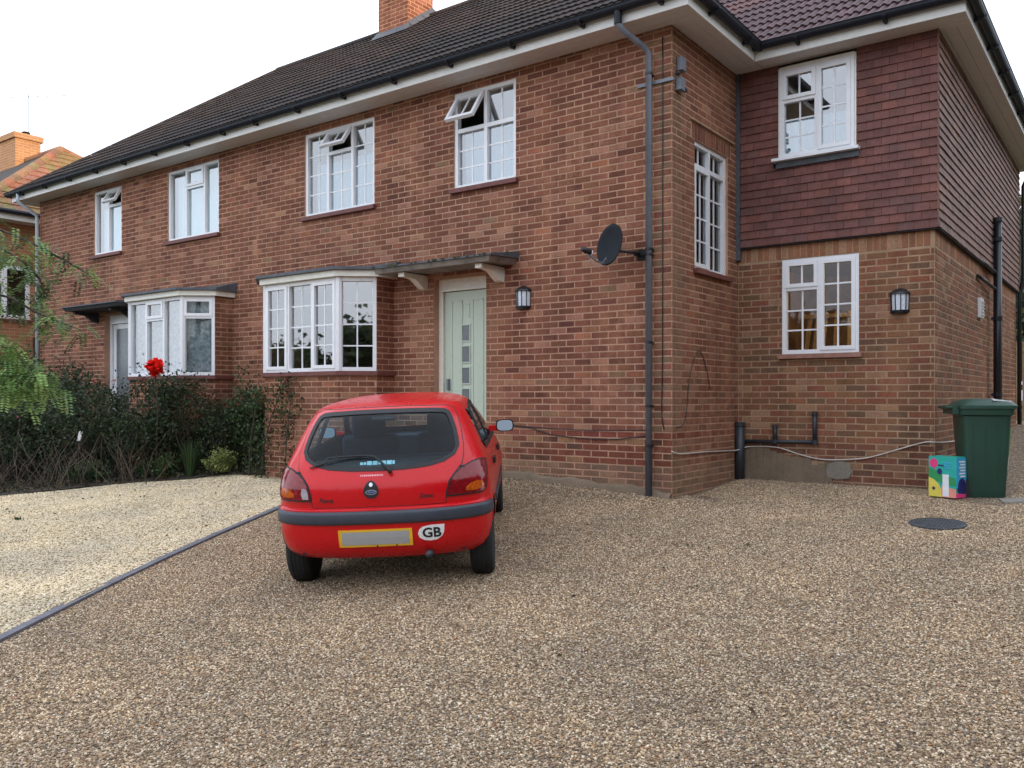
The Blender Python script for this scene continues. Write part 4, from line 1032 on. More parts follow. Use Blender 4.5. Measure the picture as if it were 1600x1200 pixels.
M['lens_red'] = simple('red_lens', (.20, .006, .010), .12, var=.35, scale=30); M['lens_amber'] = simple('amber_lens', (.46, .085, .008), .12, var=.3, scale=40); M['lens_clear'] = simple('clear_lens', (.36, .33, .35), .15, var=.2, scale=40)
M['plate'] = simple('plate_yellow', (.82, .47, .03), .35, var=.04); M['plate_grey'] = simple('plate_grey', (.37, .37, .37), .5, var=.02)
M['mirror'] = simple('mirror_glass', (.13, .15, .17), .04, metal=1, var=.02); M['stick_w'] = simple('sticker_white', (.82, .82, .82), .4, var=.02); M['stick_b'] = simple('sticker_blue', (.20, .52, .62), .5, var=.2, scale=80); M['pinkprint'] = simple('pale_print', (.75, .38, .42), .5, var=.1)

GP_ = [(0, .922), (.2, .926), (.36, .938), (.47, .962), (.54, 1.0), (.562, 1.045), (.556, 1.09), (.535, 1.17), (.507, 1.24), (.487, 1.276), (.455, 1.294), (.38, 1.302), (.2, 1.309), (0, 1.311)]
def sym(P): return P + [(-x, z) for x, z in reversed(P) if abs(x) > 1e-6]
GLASS = sym(GP_)
def offset(P, d):
    o = []; n = len(P); ar = sum(P[i][0] * P[(i + 1) % n][1] - P[(i + 1) % n][0] * P[i][1] for i in range(n)); sg = 1 if ar > 0 else -1
    for i in range(n):
        a, b_, c = V(P[i - 1]), V(P[i]), V(P[(i + 1) % n]); d1 = (b_ - a).normalized(); d2 = (c - b_).normalized(); n1 = V((d1.y, -d1.x)) * sg; n2 = V((d2.y, -d2.x)) * sg
        m = (n1 + n2).normalized(); o.append(tuple(b_ + m * (d / max(.4, m.dot(n1)))))
    return o
def dens(P, st=.03):
    o = []
    for a, b_ in zip(P, P[1:] + P[:1]):
        n = max(1, int((V(b_) - V(a)).length / st)); o += [(a[0] + (b_[0] - a[0]) * k / n, a[1] + (b_[1] - a[1]) * k / n) for k in range(n)]
    return o
def patch(name, loops, fn, off, mat, parent, cell=.03, skirt=.012, smooth=True):
    bm = bmesh.new(); es = []
    for P in loops:
        P = dens(P); vs = [bm.verts.new((x, z, 0)) for x, z in P]
        for a, b_ in zip(vs, vs[1:] + vs[:1]): es.append(bm.edges.new((a, b_)))
    bmesh.ops.triangle_fill(bm, use_beauty=True, use_dissolve=False, edges=es)
    X = [p[0] for P in loops for p in P]; Z = [p[1] for P in loops for p in P]
    for k in np.arange(min(X) + cell * .51, max(X), cell): bmesh.ops.bisect_plane(bm, geom=bm.verts[:] + bm.edges[:] + bm.faces[:], plane_co=(k, 0, 0), plane_no=(1, 0, 0))
    for k in np.arange(min(Z) + cell * .51, max(Z), cell): bmesh.ops.bisect_plane(bm, geom=bm.verts[:] + bm.edges[:] + bm.faces[:], plane_co=(0, k, 0), plane_no=(0, 1, 0))
    uv = {v: (v.co.x, v.co.y) for v in bm.verts}
    bd = [e for e in bm.edges if len(e.link_faces) == 1]
    for v, (x, z) in uv.items(): v.co = fn(x, z, off)
    if skirt:
        low = {}
        for e in bd:
            for v in e.verts:
                if v not in low: low[v] = bm.verts.new(fn(*uv[v], off - skirt))
        for e in bd: a, b_ = e.verts; f = bm.faces.new((a, b_, low[b_], low[a])); f.smooth = False
    bmesh.ops.recalc_face_normals(bm, faces=bm.faces); bm.normal_update()
    q0 = next((f for f in bm.faces if all(v in uv for v in f.verts)), None)
    if q0:
        x, z = uv[q0.verts[0]]
        if q0.normal.dot(fn(x, z, .1) - fn(x, z, 0)) < 0: bmesh.ops.reverse_faces(bm, faces=bm.faces[:])
    me = bpy.data.meshes.new(name); bm.to_mesh(me); bm.free(); me.materials.append(mat)
    if smooth:
        me.polygons.foreach_set('use_smooth', [True] * len(me.polygons)); me.set_sharp_from_angle(angle=R(40))
    return link(name, me, parent)
# body shell as stacked outlines
zs = np.concatenate([np.linspace(.27, .64, 22), np.linspace(.644, .664, 4), np.linspace(.68, 1.30, 40), np.linspace(1.31, 1.37, 10), [1.375, 1.38, 1.384, 1.387, 1.389, 1.3905, 1.392]])
ring = []
for z in zs:
    w, c, r, f = KW(z), KC(z), KR(z), KF(z); cf = .75 * min(1, w / .6); h = []
    for k in range(30):
        s = math.sin(k / 29 * math.pi / 2) ** .8; h.append((w * s, rear_y(w * s * .99999, z)))
    for k in range(1, 40): h.append((w, r + c + (f - cf - r - c) * k / 40))
    for k in range(16): q = k / 15; h.append((w * max(0, 1 - q ** 2.4) ** (1 / 2.4), f - cf + cf * q))
    ring.append([(x, y, z) for x, y in h] + [(-x, y, z) for x, y in h[-2:0:-1]])
nr = len(ring[0]); bv = np.array([p for r_ in ring for p in r_]); bf = []
WHY = (.62, 3.07); WZ, AR = .285, .345
for i in range(len(zs) - 1):
    for k in range(nr):
        a, b_ = i * nr + k, i * nr + (k + 1) % nr; q = (a, b_, b_ + nr, a + nr); c = bv[list(q)].mean(0)
        if abs(c[0]) > .5 and any((c[1] - yy) ** 2 + (c[2] - WZ) ** 2 < (AR - .01) ** 2 for yy in WHY): continue
        if c[1] < 1.0 and in_poly(c[0], c[2], GLASS) and abs(c[1] - rear_y(c[0], c[2])) < .02: continue
        if c[1] > 1.9 and .99 < c[2] < 1.31 and abs(c[0]) < KW(c[2]) - .07: continue
        if .74 < c[1] < 2.4 and .975 < c[2] < 1.285 and abs(c[0]) > KW(c[2]) - .03 and c[1] > .55 + (c[2] - .9) * .55 and c[1] < 2.62 - (c[2] - .95) * 1.35 and not 1.35 < c[1] < 1.42: continue
        bf.append(q)
body = np_mesh('body', bv, np.array(bf), M['paint'], parent=car, smooth=True); body.data.set_sharp_from_angle(angle=R(35))
ngp = sym([(.47, .66), (.478, .75), (.50, .82), (.56, .885), (.60, .93), (.605, .99), (.60, 1.06), (.585, 1.15), (.555, 1.25), (.53, 1.31), (.48, 1.335), (.2, 1.345), (0, 1.346)] + [])
TG = [(0, .66)] + [p for p in ngp if p[0] > 0 and p[1] > 0] 
tgl = [(x, z) for x, z in [(.0, .665), (.478, .665), (.484, .74), (.505, .82), (.555, .88), (.597, .93), (.607, .99), (.602, 1.06), (.583, 1.16), (.553, 1.25), (.525, 1.305), (.47, 1.328), (.2, 1.338), (0, 1.339)]]
tg = patch('tailgate', [sym(tgl), offset(GLASS, .002)], rear_p, .006, M['paint'], car, .03, .012)
patch('tailgate_gap', [offset(sym(tgl), .0065), offset(sym(tgl), -.002)], rear_p, .0035, M['rubber'], car, .05, 0)
patch('window_seal', [offset(GLASS, .014), offset(GLASS, -.014)], rear_p, .010, M['rubber'], car, .04, .02)
patch('rear_window', [offset(GLASS, -.018)], rear_p, .004, M['carglass'], car, .04, 0)
for sg in (1, -1):
    fn = (lambda s_: (lambda y, z, o=0: side_p(y, z, o, s_)))(sg)
    Q = [(.86, .975), (1.33, .965), (1.33, 1.295), (1.08, 1.275), (.95, 1.20), (.84, 1.02)]; Dw = [(1.42, .962), (2.50, .955), (2.30, 1.12), (2.1, 1.24), (1.95, 1.29), (1.42, 1.298)]
    for nm, q in (('quarter_window', Q), ('door_window', Dw)):
        g = patch(nm, [q], fn, .002, M['carglass'], car, .06, 0); patch('window_seal', [offset(q, .02), offset(q, -.012)], fn, .006, M['rubber'], g, .06, .016)
    lamp = sg
    fr_ = lambda x, z, o=0, s_=sg: (lambda p: V((p.x * s_, p.y, p.z)))(rear_p(abs(x), z, o))
    Lp = [(.497, .718), (.495, .745), (.51, .80), (.55, .855), (.60, .895), (.665, .922), (.720, .931), (.748, .918), (.758, .86), (.762, .79), (.755, .738), (.735, .718)]
    lb_ = patch('tail_light', [Lp], fr_, .014, M['lens_red'], car, .03, .02)
    patch('lamp_gasket', [offset(Lp, .010), offset(Lp, -.003)], fr_, .010, M['rubber'], lb_, .05, .02)
    patch('indicator_lens', [[(.62, .738), (.665, .732), (.725, .737), (.742, .757), (.73, .788), (.70, .797), (.655, .785), (.62, .76)]], fr_, .017, M['lens_amber'], lb_, .03, .006)
    if sg < 0: patch('reverse_lens', [[(.505, .725), (.55, .725), (.563, .765), (.553, .80), (.522, .80), (.508, .765)]], fr_, .017, M['lens_clear'], lb_, .03, .006)
    for yy in WHY:      # wheel arch lip, liner, wheel
        mb = MB(); n = 26; pr = []
        for k in range(n + 1):
            a = math.pi * (-.06 + 1.12 * k / n); pr.append((yy + AR * math.cos(a), WZ + AR * math.sin(a)))
        A = [side_p(y, max(z, .272), .006, sg) for y, z in pr]; B = [side_p(yy + (y - yy) * .955, max(.272, WZ + (z - WZ) * .955), .004, sg) for y, z in pr]; Cc = [V((sg * .50, q.y, q.z)) for q in B]; O = [side_p(yy + (y - yy) * 1.04, max(.272, WZ + (z - WZ) * 1.04), .001, sg) for y, z in pr]
        for k in range(n): mb.poly([O[k], O[k + 1], A[k + 1], A[k]]); mb.poly([A[k], A[k + 1], B[k + 1], B[k]])
        mb.build('wheel_arch', M['paint'], car, smooth=True)
        mb = MB()
        for k in range(n): mb.poly([B[k], B[k + 1], Cc[k + 1], Cc[k]])
        mb.poly(Cc); mb.build('arch_liner', M['rubber'], car, smooth=True)
        tx = .70 * sg; wd = .085
        wh = bpy.data.objects.new('wheel', None); COL.objects.link(wh); wh.parent = car; wh['_local'] = 1
        mb = MB(); mb.lathe([(.17, -wd), (.25, -wd * 1.02), (.272, -wd * .86), (.281, -wd * .5), (.283, 0), (.281, wd * .5), (.272, wd * .86), (.25, wd * 1.02), (.17, wd)], (tx, yy, .278), 40, 'x'); mb.build('tyre', M['tyre'], wh, smooth=True)
        mb = MB()
        for g_ in (-.045, -.015, .015, .045): mb.lathe([(.2845, g_ - .002), (.2847, g_ + .002)], (tx, yy, .278), 40, 'x')
        mb.build('tread_groove', M['rubber'], wh)
        mb = MB(); mb.lathe([(.172, .02 * sg), (.176, wd * .95 * sg), (.165, wd * .9 * sg), (.14, wd * .55 * sg), (.05, wd * .75 * sg), (.01, wd * .8 * sg)], (tx, yy, .278), 30, 'x'); mb.build('rim', M['alloy'], wh, smooth=True)
    # door mirror
    mm = MB(); mc = V((sg * .87, 2.30, 1.0)); pr = []
    for k in range(16):
        a = 2 * math.pi * k / 16; pr.append((abs(math.cos(a)) ** .6 * math.copysign(.088, math.cos(a)), abs(math.sin(a)) ** .6 * math.copysign(.06, math.sin(a))))
    A = [mc + V((x, 0, z)) for x, z in pr]; B = [mc + V((x * .95, .06, z * .95)) for x, z in pr]; Cc = [mc + V((x * .55, .11, z * .6)) for x, z in pr]
    for k in range(16): j = (k + 1) % 16; mm.poly([A[k], A[j], B[j], B[k]]); mm.poly([B[k], B[j], Cc[j], Cc[k]])
    mm.poly(Cc); mm.hexa([mc + V((-sg * .16, .03, -.06)), mc + V((-sg * .06, .02, -.05)), mc + V((-sg * .06, .07, -.05)), mc + V((-sg * .16, .09, -.06)), mc + V((-sg * .16, .03, .0)), mc + V((-sg * .06, .02, .0)), mc + V((-sg * .06, .07, .0)), mc + V((-sg * .16, .09, .0))])
    mo = mm.build('wing_mirror', M['paint'], car, fix=True); g = MB(); g.poly([mc + V((x, -.002, z)) for x, z in pr]); g.poly([mc + V((x * .86, -.006, z * .84)) for x, z in pr]); 
    g1 = MB(); g1.poly([mc + V((x * .995, .001, z * .99)) for x, z in pr]); g1.build('mirror_surround', M['rubber'], mo)
    g2 = MB(); A = [mc + V((x * .86, -.011 + z * .15, z * .84)) for x, z in pr]; g2.poly(A); B = [mc + V((x * .86, .0, z * .84)) for x, z in pr]
    for k in range(16): g2.poly([A[k], A[(k + 1) % 16], B[(k + 1) % 16], B[k]])
    g2.build('mirror_glass', M['mirror'], mo)
    for (yy, zz) in ((1.30, .80), (2.22, .80)): patch('door_handle', [[(yy - .09, zz - .02), (yy + .09, zz - .02), (yy + .09, zz + .025), (yy - .09, zz + .025)]], fn, .02, M['rubber'], car, .08, .022)
    for q in ([(1.372, .30), (1.378, .30), (1.378, .955), (1.372, .955)], [(2.52, .30), (2.526, .30), (2.526, .95), (2.52, .95)]): patch('door_seam', [q], fn, .0012, M['rubber'], car, .2, 0)
    patch('side_moulding', [[(1.0, .50), (2.70, .50), (2.70, .56), (1.0, .56)]], fn, .012, M['trim'], car, .2, .014)
# windscreen, floor, bumper strip
ws = MB(); 
for k in range(12):
    x0, x1 = -.60 + k * .1, -.50 + k * .1
    for (za, zb) in ((.99, 1.1), (1.1, 1.2), (1.2, 1.31)):
        fy = lambda x, z: KF(z) - .75 * (1 - max(0, 1 - (abs(x) / KW(z)) ** 2.4) ** (1 / 2.4)) if abs(x) < KW(z) else KF(z) - .75
        ws.poly([(x0 * KW(za) / .66, fy(x0 * KW(za) / .66, za) - .002, za), (x1 * KW(za) / .66, fy(x1 * KW(za) / .66, za) - .002, za), (x1 * KW(zb) / .66, fy(x1 * KW(zb) / .66, zb) - .002, zb), (x0 * KW(zb) / .66, fy(x0 * KW(zb) / .66, zb) - .002, zb)])
ws.build('windscreen', M['carglass'], car, smooth=True)
mb = MB(); mb.box((-.60, .16, .30), (.60, 3.5, .34)); mb.box((-.52, .95, .22), (.52, 2.7, .299)); mb.build('underbody', M['rubber'], car)
prof = [(.0, .538), (.014, .545), (.018, .562), (.018, .612), (.012, .630), (.0, .636)]
outl = [(w_ / 60 * 2 - 1) for w_ in range(61)]
P3 = []
for s in outl:
    row = []
    for o, z in prof:
        a = s * 1.0
        if abs(a) < .72: x = a / .72 * KW(z) * .93; q = rear_p(x, z, o)
        else:
            y0 = rear_y(KW(z) * .93, z); y = y0 + (abs(a) - .72) / .28 * (.34 - y0 + .0); q = side_p(y, z, o, math.copysign(1, a))
        row.append(q)
    P3.append(row)
mb = MB()
for A, B in zip(P3, P3[1:]):
    for k in range(len(prof) - 1): mb.poly([A[k], B[k], B[k + 1], A[k + 1]])
mb.poly(P3[0]); mb.poly(P3[-1][::-1]); mb.build('bumper_strip', M['trim'], car, smooth=True, fix=True)
for q in ([(-.80, .645), (.80, .645), (.80, .657), (-.80, .657)],):
    pass
# plate, sticker, badges
def rect(x0, x1, z0, z1): return [(x0, z0), (x1, z0), (x1, z1), (x0, z1)]
pl_ = patch('number_plate', [rect(-.295, .235, .378, .502)], rear_p, .012, M['plate'], car, .1, .014, False)
patch('plate_panel', [rect(-.27, .21, .394, .488)], rear_p, .0135, M['plate_grey'], pl_, .1, .001, False)
for x in (-.02, .12): patch('plate_screw', [[(x + .006 * math.cos(k), .384 + .006 * math.sin(k)) for k in np.linspace(0, 5.6, 9)]], rear_p, .015, M['rubber'], pl_, .1, .002)
gbp = [(.275, .455), (.285, .425), (.32, .405), (.365, .398), (.41, .405), (.445, .43), (.46, .46), (.465, .515), (.37, .515), (.31, .505), (.285, .485)]
gb = patch('country_sticker', [gbp], rear_p, .003, M['stick_w'], car, .04, .004)
def text_on(body, size, x, z, mat, parent, fn=rear_p, off=.006, shear=0, bold=.0, name='lettering', sx=1.0):
    cu = bpy.data.curves.new('t', 'FONT'); cu.body = body; cu.size = size; cu.align_x = 'CENTER'; cu.align_y = 'CENTER'; cu.shear = shear; cu.offset = bold; cu.resolution_u = 3
    ob = bpy.data.objects.new('t', cu); COL.objects.link(ob); dg = bpy.context.evaluated_depsgraph_get(); me = bpy.data.meshes.new_from_object(ob.evaluated_get(dg)); bpy.data.objects.remove(ob)
    for v in me.vertices: v.co = fn(x + v.co.x * sx, z + v.co.y, off)
    me.name = name; me.materials.clear(); me.materials.append(mat); return link(name, me, parent)
text_on('GB', .098, .372, .456, M['rubber'], gb, off=.0045, bold=.003, sx=1.05)
text_on('Fiesta', .045, -.375, .715, M['rubber'], car, off=.0075, shear=.2, bold=.001, name='badge_lettering')
text_on('Zetec', .042, .345, .725, M['rubber'], car, off=.0075, shear=.2, bold=.001, name='badge_lettering')
bd = [(-.045 + .053 * math.sin(k) * (1 - .22 * math.cos(k)), .785 + .060 * math.cos(k)) for k in np.linspace(0, 2 * math.pi, 25)[:-1]]
bo = patch('boot_badge', [bd], rear_p, .013, M['rubber'], car, .04, .01)
el = lambda cx, cz, a, b_: [(cx + a * math.cos(k), cz + b_ * math.sin(k)) for k in np.linspace(0, 2 * math.pi, 21)[:-1]]
patch('lock', [el(-.045, .818, .013, .013)], rear_p, .016, M['alloy'], bo, .04, .004)
patch('emblem', [el(-.045, .768, .040, .0175)], rear_p, .0145, M['alloy'], bo, .04, .002); patch('emblem_field', [el(-.045, .768, .035, .0135)], rear_p, .0153, simple('emblem_blue', (.02, .05, .16), .3), bo, .04, .001); text_on('Ford', .023, -.045, .769, M['alloy'], bo, off=.0162, shear=.3, name='emblem_lettering')
r_ = random.Random(4); x = -.125
while x < .035: w_ = r_.uniform(.008, .016); patch('dealer_print', [rect(x, x + w_, .876, .887)], rear_p, .0066, M['pinkprint'], car, .1, 0); x += w_ + .004
x = -.13
st = []
while x < .12: w_ = r_.uniform(.015, .04); h_ = r_.uniform(.012, .022); st.append((x, w_, h_)); x += w_ + .005
for x, w_, h_ in st: patch('window_sticker', [rect(x, x + w_, .958 - h_ * .3, .958 + h_)], rear_p, .0055, M['stick_b'], car, .1, 0)
patch('brake_light', [rect(-.08, .10, 1.272, 1.292)], rear_p, -.012, M['rubber'], car, .1, .02)
mb = MB(); A = [rear_p(.10, .885, .03), rear_p(.085, .905, .038), rear_p(.03, .955, .036), rear_p(-.02, .992, .034), rear_p(-.09, 1.005, .032), rear_p(-.36, .995, .030)]
mb.tube(A, [.016, .012, .009, .008, .007, .005], 8); wi = mb.build('wiper', M['rubber'], car, smooth=True)
mb = MB(); mb.tube([rear_p(-.12 - k * .042, .998 - .0008 * k * k, .020) for k in range(10)], .006, 6); mb.build('wiper_blade', M['rubber'], wi)
mb = MB(); mb.tube([(.345, .25, .30), (.345, .02, .295)], .028, 12); mb.build('exhaust', M['darkpipe'], car, smooth=True)
for sx_ in (-.37,):
    mb = MB(); mb.box((.25, .3, .23), (.5, .8, .30)); mb.build('silencer', M['darkpipe'], car)
# cabin
def soft(name, boxes, mat, parent):
    mb = MB()
    for a, b_ in boxes: mb.box(a, b_)
    o = mb.build(name, mat, parent, smooth=True); m = o.modifiers.new('b', 'BEVEL'); m.width = .045; m.segments = 3; return o
soft('rear_seat', [((-.58, .78, .3), (.58, .95, .93)), ((-.58, .95, .3), (.58, 1.35, .52))], M['cabin'], car)
for sg in (1, -1): soft('front_seat', [((sg * .34 - .25, 1.62, .35), (sg * .34 + .25, 1.80, 1.02)), ((sg * .34 - .24, 1.8, .35), (sg * .34 + .24, 2.25, .55)), ((sg * .34 - .15, 1.60, 1.0), (sg * .34 + .15, 1.72, 1.21))], M['cabin'], car)
mb = MB(); mb.box((-.62, .17, .895), (.62, .80, .915)); mb.build('parcel_shelf', simple('parcel_shelf_felt', (.045, .05, .055), .9), car)
mb = MB(); mb.box((-.64, 2.42, .5), (.64, 2.9, .93)); mb.build('dashboard', M['cabin'], car)
mb = MB(); mb.lathe([(.17, -.012), (.185, 0), (.17, .012)], (.36, 2.25, .88), 20, 'y'); mb.build('steering_wheel', M['cabin'], car)

# ------------------------------------------------------------------ things fixed to the walls
M['lampglass'] = simple('lamp_glass', (.66, .70, .76), .12, var=.15, scale=40); M['blackmetal'] = simple('black_metal', (.012, .012, .015), .4, var=.2)
def wall_lamp(label, fr, u, z):
    t = thing('wall_lamp', label, 'wall lamp', fr.p(u, z - .12), 'black half lantern wall lamps')
    def half(mb, r0, z0, r1, z1, n=7, dd=.0):
        A = [fr.p(u + r0 * math.cos(a), z0, .004 + r0 * math.sin(a) + dd) for a in np.linspace(0, math.pi, n)]; B = [fr.p(u + r1 * math.cos(a), z1, .004 + r1 * math.sin(a) + dd) for a in np.linspace(0, math.pi, n)]
        for k in range(n - 1): mb.poly([A[k], A[k + 1], B[k + 1], B[k]])
        mb.poly(A[::-1]); mb.poly(B)
    mb = MB(); half(mb, .088, z - .1, .094, z + .08); g = mb.build('glass', M['lampglass'], t)
    mb = MB(); half(mb, .10, z - .125, .105, z - .10); half(mb, .085, z - .135, .085, z - .125); mb.build('base', M['blackmetal'], t)
    mb = MB(); half(mb, .112, z + .08, .108, z + .10); half(mb, .104, z + .10, .075, z + .125); half(mb, .075, z + .125, .03, z + .145); mb.build('cap', M['blackmetal'], t)
    for a in np.linspace(0, math.pi, 6):
        mb = MB(); mb.tube([fr.p(u + .091 * math.cos(a), z - .1, .006 + .091 * math.sin(a)), fr.p(u + .097 * math.cos(a), z + .08, .006 + .097 * math.sin(a))], .0055, 6); mb.build('rib', M['blackmetal'], t)
    mb = MB(); fr.box(mb, u - .06, u + .06, z - .12, z + .13, .007, .012); mb.build('back_plate', M['blackmetal'], t)
wall_lamp('black half lantern on the brick wall just right of the green door', FRONT, -1.955, 2.255)
wall_lamp('black half lantern on the extension between its lower window and the corner', EXT, 1.885, 2.125)

M['dish'] = simple('dish_grey', (.016, .019, .024), .7, var=.12, spec=.15)
sd = thing('satellite_dish', 'dark grey oval satellite dish on an arm beside the downpipe', 'satellite dish', (-.35, 0, 2.62))
dc = V((-.56, -.33, 2.70)); dn_ = V((-.24, -.95, .20)).normalized(); ds_ = dn_.cross(V((0, 0, 1))).normalized(); du_ = ds_.cross(dn_)
mb = MB(); rg = []
for k in range(7):
    r = k / 6; rg.append([dc + ds_ * (.185 * r * math.cos(a)) + du_ * (.235 * r * math.sin(a)) + dn_ * (.05 * r * r - .02) for a in np.linspace(0, 2 * math.pi, 29)[:-1]])
bk = [[p - dn_ * .008 for p in r] for r in rg]
for k in range(6):
    for i in range(28): j = (i + 1) % 28; mb.poly([rg[k][i], rg[k][j], rg[k + 1][j], rg[k + 1][i]]); mb.poly([bk[k][j], bk[k][i], bk[k + 1][i], bk[k + 1][j]])
for i in range(28): j = (i + 1) % 28; mb.poly([rg[6][i], rg[6][j], bk[6][j], bk[6][i]])
mb.build('reflector', M['dish'], sd, smooth=True, fix=True)
lnb = dc + dn_ * .36 - du_ * .17
mb = MB(); mb.tube([dc - du_ * .22 + dn_ * .02, dc - du_ * .235 + dn_ * .18, lnb - du_ * .01], .011, 8); mb.build('boom', M['greypipe'], sd, smooth=True)
mb = MB(); mb.tube([lnb + dn_ * .05, lnb, lnb - dn_ * .05, lnb - dn_ * .07], [.024, .032, .034, .03], 12); ln_ = mb.build('receiver', M['blackmetal'], sd, smooth=True)
mb = MB(); mb.tube([lnb - dn_ * .071, lnb - dn_ * .085], .028, 12); mb.build('feed_cap', M['stick_w'], ln_)
mb = MB(); mb.tube([dc - dn_ * .03 - du_ * .02, dc - dn_ * .10 - du_ * .03, V((-.42, -.13, 2.64)), V((-.36, -.03, 2.63))], .016, 10); mb.build('wall_arm', M['blackmetal'], sd, smooth=True)
mb = MB(); FRONT.box(mb, -.41, -.28, 2.56, 2.68, .006, .016); FRONT.box(mb, -.44, -.25, 2.61, 2.635, .016, .05); mb.build('wall_plate', M['blackmetal'], sd)
mb = MB(); mb.tube([lnb, lnb + V((.05, .03, -.13)), lnb + V((.12, .07, -.19)), lnb + V((.18, .12, -.08)), dc - du_ * .22], .004, 5); mb.build('loose_cable', M['greypipe'], sd)

tb = thing('cable_bracket', 'grey metal bracket with two grey junction boxes near the top of the brick corner', 'bracket', (0, 0, 4.45))
mb = MB(); FRONT.box(mb, -.40, .03, 4.455, 4.49, .008, .03); mb.build('strap', M['greypipe'], tb)
for (y, z0, z1, nm) in ((.15, 4.61, 4.74, 'junction_box'), (.12, 4.39, 4.51, 'junction_box')):
    mb = MB(); RET.box(mb, y - .05, y + .05, z0, z1, .01, .07); RET.box(mb, y - .055, y + .055, z0 - .012, z0, .008, .075); mb.build(nm, M['greypipe'], tb)
mb = MB(); mb.lathe([(.02, -.02), (.028, 0), (.02, .02)], (.05, .03, 4.535), 8); mb.lathe([(.02, -.02), (.028, 0), (.02, .02)], (.06, .2, 4.40), 8); mb.build('insulator', M['blackmetal'], tb)
def cable(label, pts, r, mat, sub=5):
    P = [V(p) for p in pts]; o = []
    for i in range(len(P) - 1):
        p0, p1, p2, p3 = P[max(i - 1, 0)], P[i], P[i + 1], P[min(i + 2, len(P) - 1)]
        for k in range(sub):
            t = k / sub; o.append(.5 * ((2 * p1) + (-p0 + p2) * t + (2 * p0 - 5 * p1 + 4 * p2 - p3) * t * t + (-p0 + 3 * p1 - 3 * p2 + p3) * t ** 3))
    o.append(P[-1]); mb = MB(); mb.tube(o, r, 6); c = mb.build('cable', M[mat], None, smooth=True); tag(c, label, 'cable')
cable('thin dark cable running straight down beside the grey downpipe', [(-.106, -.012, 4.95), (-.106, -.012, 3), (-.108, -.012, 1.5), (-.115, -.013, .9), (-.09, -.012, .71)], .006, 'blackmetal')
cable('thin dark cable sagging low along the brick wall right of the car', [(-2.11, -.012, .715), (-1.85, -.014, .69), (-1.48, -.016, .61), (-.79, -.016, .58), (-.27, -.014, .64)], .006, 'blackmetal')
cable('thin pinkish cable above the sagging dark one on the low wall', [(-2.11, -.01, .715), (-1.17, -.012, .68), (-.27, -.012, .70)], .005, 'darkpipe')
cable('dark cable looping up the return wall under its tall window', [(.012, .078, .728), (.012, .3, .80), (.012, .42, 1.275), (.012, .636, 1.585), (.012, .83, 1.45), (.012, .98, 1.14)], .005, 'bark')
M['whitecable'] = simple('white_cable', (.55, .50, .45), .5, var=.1)
cable('long white cable strung low across the extension wall to the bin', [(.02, -.045, .475), (.03, .157, .44), (.02, .829, .428), (.02, 1.6, .404), (.06, 1.69, .41), (.16, 1.82, .45), (.501, 1.825, .45), (.8, 1.825, .37), (1.071, 1.825, .326), (1.431, 1.825, .349), (1.64, 1.825, .394), (2.108, 1.825, .553), (2.255, 1.83, .564), (2.262, 2.2, .55), (2.26, 2.98, .534)], .008, 'whitecable')

# ------------------------------------------------------------------ bin, box, cover, slab
M['bin'] = simple('green_bin_plastic', (.016, .055, .036), .45, var=.12, scale=5)
ba, bb = V((.94, .34, 0)).normalized(), V((-.34, .94, 0)).normalized(); bo_ = V((2.585, 1.375, 0)); bo_.z = gz(bo_.x, bo_.y)
bn = thing('wheelie_bin', 'dark green wheelie bin with domed lid at the extension corner', 'bin', bo_ + ba * .25 + bb * .25)
def bp(a, b_, z): return bo_ + ba * a + bb * b_ + V((0, 0, z))
def loft(levels, mat, name, parent, n=5):
    """levels: (z, a0, a1, b0, b1, corner radius)"""
    mb = MB(); rings = []
    for (z, a0, a1, b0, b1, r) in levels:
        o = []
        for (ca, cb_, s) in ((a1 - r, b1 - r, 0), (a0 + r, b1 - r, 1), (a0 + r, b0 + r, 2), (a1 - r, b0 + r, 3)):
            for k in range(n): t = (s + k / (n - 1)) * math.pi / 2; o.append(bp(ca + r * math.cos(t), cb_ + r * math.sin(t), z))
        i = len(mb.v); mb.v += [tuple(p) for p in o]; rings.append((i, len(o)))
    for (i, m), (j, _) in zip(rings, rings[1:]):
        for k in range(m): mb.f.append((i + k, i + (k + 1) % m, j + (k + 1) % m, j + k)); mb.c.append(None)
    mb.f.append(tuple(rings[0][0] + k for k in range(rings[0][1]))[::-1]); mb.c.append(None); mb.f.append(tuple(rings[-1][0] + k for k in range(rings[-1][1]))); mb.c.append(None)
    o = mb.build(name, mat, parent, smooth=True); o.data.set_sharp_from_angle(angle=R(35)); return o
loft([(.0, .05, .405, .03, .46, .05), (.03, .045, .41, .02, .47, .05), (.45, .02, .435, .0, .50, .05), (.84, -.005, .455, -.02, .52, .055), (.855, -.025, .475, -.045, .55, .06), (.915, -.03, .48, -.05, .555, .06)], M['bin'], 'body', bn)
lid = loft([(.917, -.04, .50, -.065, .57, .06), (.95, -.04, .505, -.065, .57, .06), (.985, -.01, .47, -.03, .53, .08), (1.012, .05, .40, .06, .44, .10), (1.02, .12, .32, .15, .34, .07)], M['bin'], 'lid', bn)
mb = MB(); mb.tube([bp(-.08, .02, .93), bp(-.13, .06, .93), bp(-.13, .46, .93), bp(-.08, .50, .93)], .018, 8); mb.hexa([bp(-.09, .0, .86), bp(-.03, .0, .86), bp(-.03, .52, .86), bp(-.09, .52, .86), bp(-.09, .0, .95), bp(-.03, .0, .95), bp(-.03, .52, .95), bp(-.09, .52, .95)]); mb.build('handle', M['bin'], bn)
